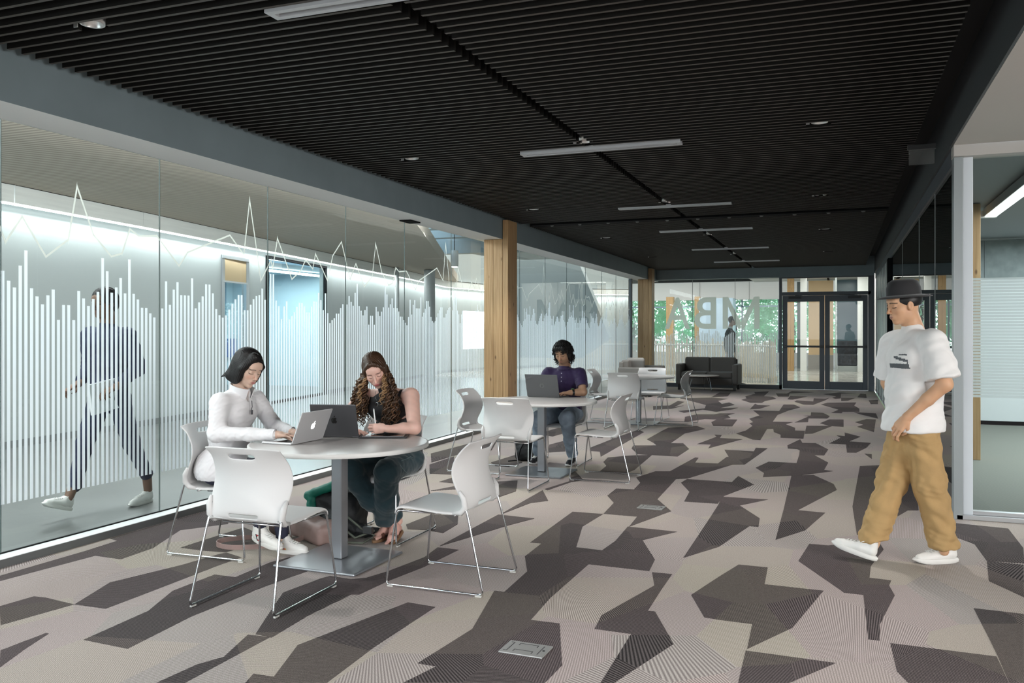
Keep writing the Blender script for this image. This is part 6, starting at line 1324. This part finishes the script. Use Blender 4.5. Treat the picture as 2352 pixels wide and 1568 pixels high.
ins = front & (((np.abs(uu) < .075) & (np.abs(zz_-1.222) < .017)) | ((np.abs(uu-.015) < .050) & (np.abs(zz_-1.265+.25*(uu-.015)) < .012)) | ((np.abs(uu-.03) < .03) & (np.abs(zz_-1.292) < .008)))
kf = ins[Pf].all(1); np_mesh('chest_print', Pv+Nv*.0012, Pf[kf], GP, M2)
for (dx, dz, w_, h_) in ((-.045, 1.268, .10, .022), (-.04, 1.225, .15, .030), (-.035, 1.295, .05, .015))[:0]:
    Mx = Matrix.Translation((.325, 5.700, dz)) @ Matrix.Rotation(math.radians(-32), 4, 'Z'); B().box(-w_/2, w_/2, -.008, .012, -h_/2, h_/2, Mx).build('chest_print', GP, M2, bevel=.003)
KH = mat('khaki_twill', (.42, .27, .115), .85, var=.08, vscale=8, bump=.1, bscale=150)
P = [('e', (.43, 5.865, .85), (.145, .155, .10), .05)]
P += [('c', (.47, 5.80, .84), (.520, 5.83, .50), .098, .088, .04), ('c', (.520, 5.83, .50), (.605, 5.885, .10), .086, .084, .04), ('c', (.40, 5.92, .84), (.315, 5.90, .50), .098, .086, .04), ('c', (.315, 5.90, .50), (.195, 5.810, .12), .086, .082, .04)]
P += [('-b', (.64, 5.88, .0), (.2, .3, .105), .004, None, .01), ('-b', (.15, 5.83, .03), (.2, .3, .090), .004, np.array(Matrix.Rotation(-.15, 3, 'Y')), .01)]
cloth('khaki_trousers', P, .0075, KH, M2, .0085, 13, 12)
shoe(M2, (.690, 5.965, 0), (.450, 5.855, 0), (0, 0, 1), .285, WS, WSO, WL, None, .01, w=1.15); shoe(M2, (.215, 5.745, .012), (-.045, 5.845, .075), (.28, 0, 1), .285, WS, WSO, WL, None, .01, w=1.15)
HT = mat('black_felt', (.012, .012, .014), .8, sheen=.2)
hm = HM4 @ Matrix.Translation((0, -.012, .060)) @ Matrix.Rotation(math.radians(6), 4, 'X')
k = B(); k.lathe([(.088, -.010), (.092, .0), (.090, .045), (.078, .085), (.055, .100), (.0, .096)], (0, 0, 0), 32, hm @ Matrix.Diagonal((1, 1.14, 1, 1))); k.build('hat_crown', HT, M2, smooth=True, auto=60)
k = B(); k.lathe([(.086, -.004), (.150, -.016), (.153, -.012), (.150, -.009), (.090, .004)], (0, 0, 0), 40, hm @ Matrix.Diagonal((1, 1.08, 1, 1))); k.build('hat_brim', HT, M2, smooth=True, auto=60)
V, F = sdf_shape([('e', (0, -.022, .03), (.080, .098, .075), .01), ('-e', (0, .105, -.03), (.060, .080, .10), .01), ('-b', (0, 0, -.10), (.2, .2, .085), .01, None, .02)], .004); np_mesh('hair', xf(HM4, V), F, HAIRB, M2)

# ---------- person passing behind the striped glass
M3 = person('person in dark navy clothes and white trainers walking behind the striped glass', (-5.47, 5.25, 0))
HM5 = rotm(math.radians(180), math.radians(-5), 0, (-5.47, 5.225, 1.655))
sk5 = (.16, .09, .06)
ch = [head_chunk(HM5, sk5, (-5.47, 5.27, 1.50), res=.0034, male=True, lip=(.2, .1, .08), brow=(.01, .01, .01), blush=0, neck_r=.056)]
ch.append(skin_chunk([('c', (-5.42, 5.62, .30), (-5.42, 5.64, .10), .042, .034, .01), ('c', (-5.52, 5.02, .32), (-5.52, 4.93, .15), .042, .034, .01)], sk5, .005))
cL = [(-5.27, 5.27, 1.40), (-5.25, 5.36, 1.14), (-5.28, 5.16, 1.00)]; cR = [(-5.67, 5.27, 1.40), (-5.70, 5.30, 1.14), (-5.60, 5.10, 1.02)]
for a, s_ in ((cL, -1), (cR, 1)): ch.append(skin_chunk(hand_prims(aim(a[2], (0, -.9, -.3)), s_, .6, .03, 1.0)+[('c', tuple(Vector(a[1])*.3+Vector(a[2])*.7), a[2], .03, .026, .01)], sk5, .004))
skin_body(M3, ch)
NV = mat('navy_sweat', (.012, .018, .045), .85)
T = [('e', (-5.47, 5.28, 1.0), (.17, .13, .16), .05), ('e', (-5.47, 5.27, 1.2), (.17, .125, .16), .05), ('e', (-5.47, 5.27, 1.34), (.19, .13, .12), .05), ('c', (-5.64, 5.27, 1.40), (-5.30, 5.27, 1.40), .065, .065, .04), ('c', (-5.47, 5.27, 1.42), (-5.47, 5.265, 1.48), .08, .062, .03)]
for a in (cL, cR): T += [('c', a[0], a[1], .070, .056, .03), ('c', a[1], tuple(Vector(a[1])*.25+Vector(a[2])*.75), .055, .042, .03)]
cloth('sweatshirt', T, .009, NV, M3, .004, 20, 41)
P = [('e', (-5.47, 5.28, .93), (.165, .13, .12), .05), ('c', (-5.39, 5.29, .90), (-5.40, 5.44, .52), .090, .066, .04), ('c', (-5.40, 5.44, .52), (-5.42, 5.62, .24), .064, .050, .03), ('c', (-5.55, 5.27, .90), (-5.54, 5.10, .54), .090, .066, .04), ('c', (-5.54, 5.10, .54), (-5.52, 4.99, .24), .064, .050, .03)]
cloth('trousers', P, .009, NV, M3, .004, 20, 42)
shoe(M3, (-5.42, 5.69, 0), (-5.40, 5.42, 0), (0, 0, 1), .28, WS, WSO, WL); shoe(M3, (-5.52, 4.96, .05), (-5.52, 4.70, .14), (0, .4, 1), .28, WS, WSO, WL)
V, F = sdf_shape([('e', (0, -.02, .045), (.088, .105, .088), .01), ('e', (0, -.06, -.01), (.078, .05, .07), .03), ('-e', (0, .11, -.04), (.062, .075, .10), .01)], .0045); V = strands(V, F, .003, 18); np_mesh('hair', xf(HM5, V), F, HAIRB, M3)
t = thing('paper_folder', 'white folder carried by the person behind the striped glass', 'folder', (-5.33, 5.14, .84), world=True)
B().box(-.012, .012, -.15, .15, -.12, .12, Matrix.Translation((-5.345, 5.12, .93)) @ Matrix.Rotation(.15, 4, 'X')).build('folder_cover', mat('folder_white', (.8, .8, .82), .6), t, bevel=.004)

# ---------- man in the dark suit beyond the far glazing
M4 = person('man in a dark suit walking past beyond the letter M', (-2.72, 23.6, 0))
HM6 = rotm(math.radians(-90), math.radians(-2), 0, (-2.665, 23.6, 1.72))
sk6 = (.52, .33, .25)
skin_body(M4, [head_chunk(HM6, sk6, (-2.72, 23.6, 1.57), res=.004, male=True, blush=.1), skin_chunk(hand_prims(aim((-2.80, 23.42, .88), (.2, 0, -1), (1, 0, 0)), 1, .5), sk6, .005), skin_chunk(hand_prims(aim((-2.62, 23.78, .90), (.3, 0, -1), (1, 0, 0)), -1, .5), sk6, .005)])
SU = mat('suit_charcoal', (.018, .022, .028), .8)
T = [('e', (-2.74, 23.6, 1.0), (.14, .19, .16), .05), ('e', (-2.74, 23.6, 1.2), (.135, .185, .16), .05), ('e', (-2.73, 23.6, 1.36), (.14, .20, .13), .05), ('c', (-2.74, 23.42, 1.44), (-2.74, 23.78, 1.44), .066, .066, .04), ('c', (-2.74, 23.6, 1.46), (-2.735, 23.6, 1.52), .085, .066, .03),
     ('c', (-2.76, 23.39, 1.42), (-2.82, 23.36, 1.16), .066, .055, .03), ('c', (-2.82, 23.36, 1.16), (-2.80, 23.41, .93), .053, .042, .03), ('c', (-2.74, 23.81, 1.42), (-2.72, 23.84, 1.16), .066, .055, .03), ('c', (-2.72, 23.84, 1.16), (-2.63, 23.79, .94), .053, .042, .03), ('-b', (-2.74, 23.6, .78), (.4, .4, .06), .01, None, .01)]
cloth('suit_jacket', T, .010, SU, M4, .003, 20, 51)
P = [('e', (-2.74, 23.6, .93), (.13, .165, .12), .05), ('c', (-2.74, 23.53, .90), (-2.62, 23.53, .52), .090, .072, .04), ('c', (-2.62, 23.53, .52), (-2.52, 23.53, .12), .070, .060, .03), ('c', (-2.74, 23.67, .90), (-2.80, 23.67, .52), .090, .072, .04), ('c', (-2.80, 23.67, .52), (-2.96, 23.67, .16), .070, .060, .03)]
cloth('suit_trousers', P, .010, SU, M4, .003, 20, 52)
ring((-2.725, 23.6, 1.545), .062, .062, -.02, .03, 0, mat('shirt_white', (.8, .8, .8), .6), M4, 'shirt_collar', .2, .005, math.radians(-90), 0)
shoe(M4, (-2.58, 23.53, 0), (-2.31, 23.53, 0), (0, 0, 1), .28, BS, BLK, None); shoe(M4, (-3.05, 23.67, .07), (-2.80, 23.67, .0), (.2, 0, 1), .28, BS, BLK, None)
V, F = sdf_shape([('e', (0, -.02, .050), (.084, .104, .084), .01), ('e', (0, -.05, -.0), (.076, .05, .06), .03), ('-e', (0, .11, -.03), (.062, .075, .10), .01)], .005); V = strands(V, F, .002, 18); np_mesh('hair', xf(HM6, V), F, HAIRB, M4)
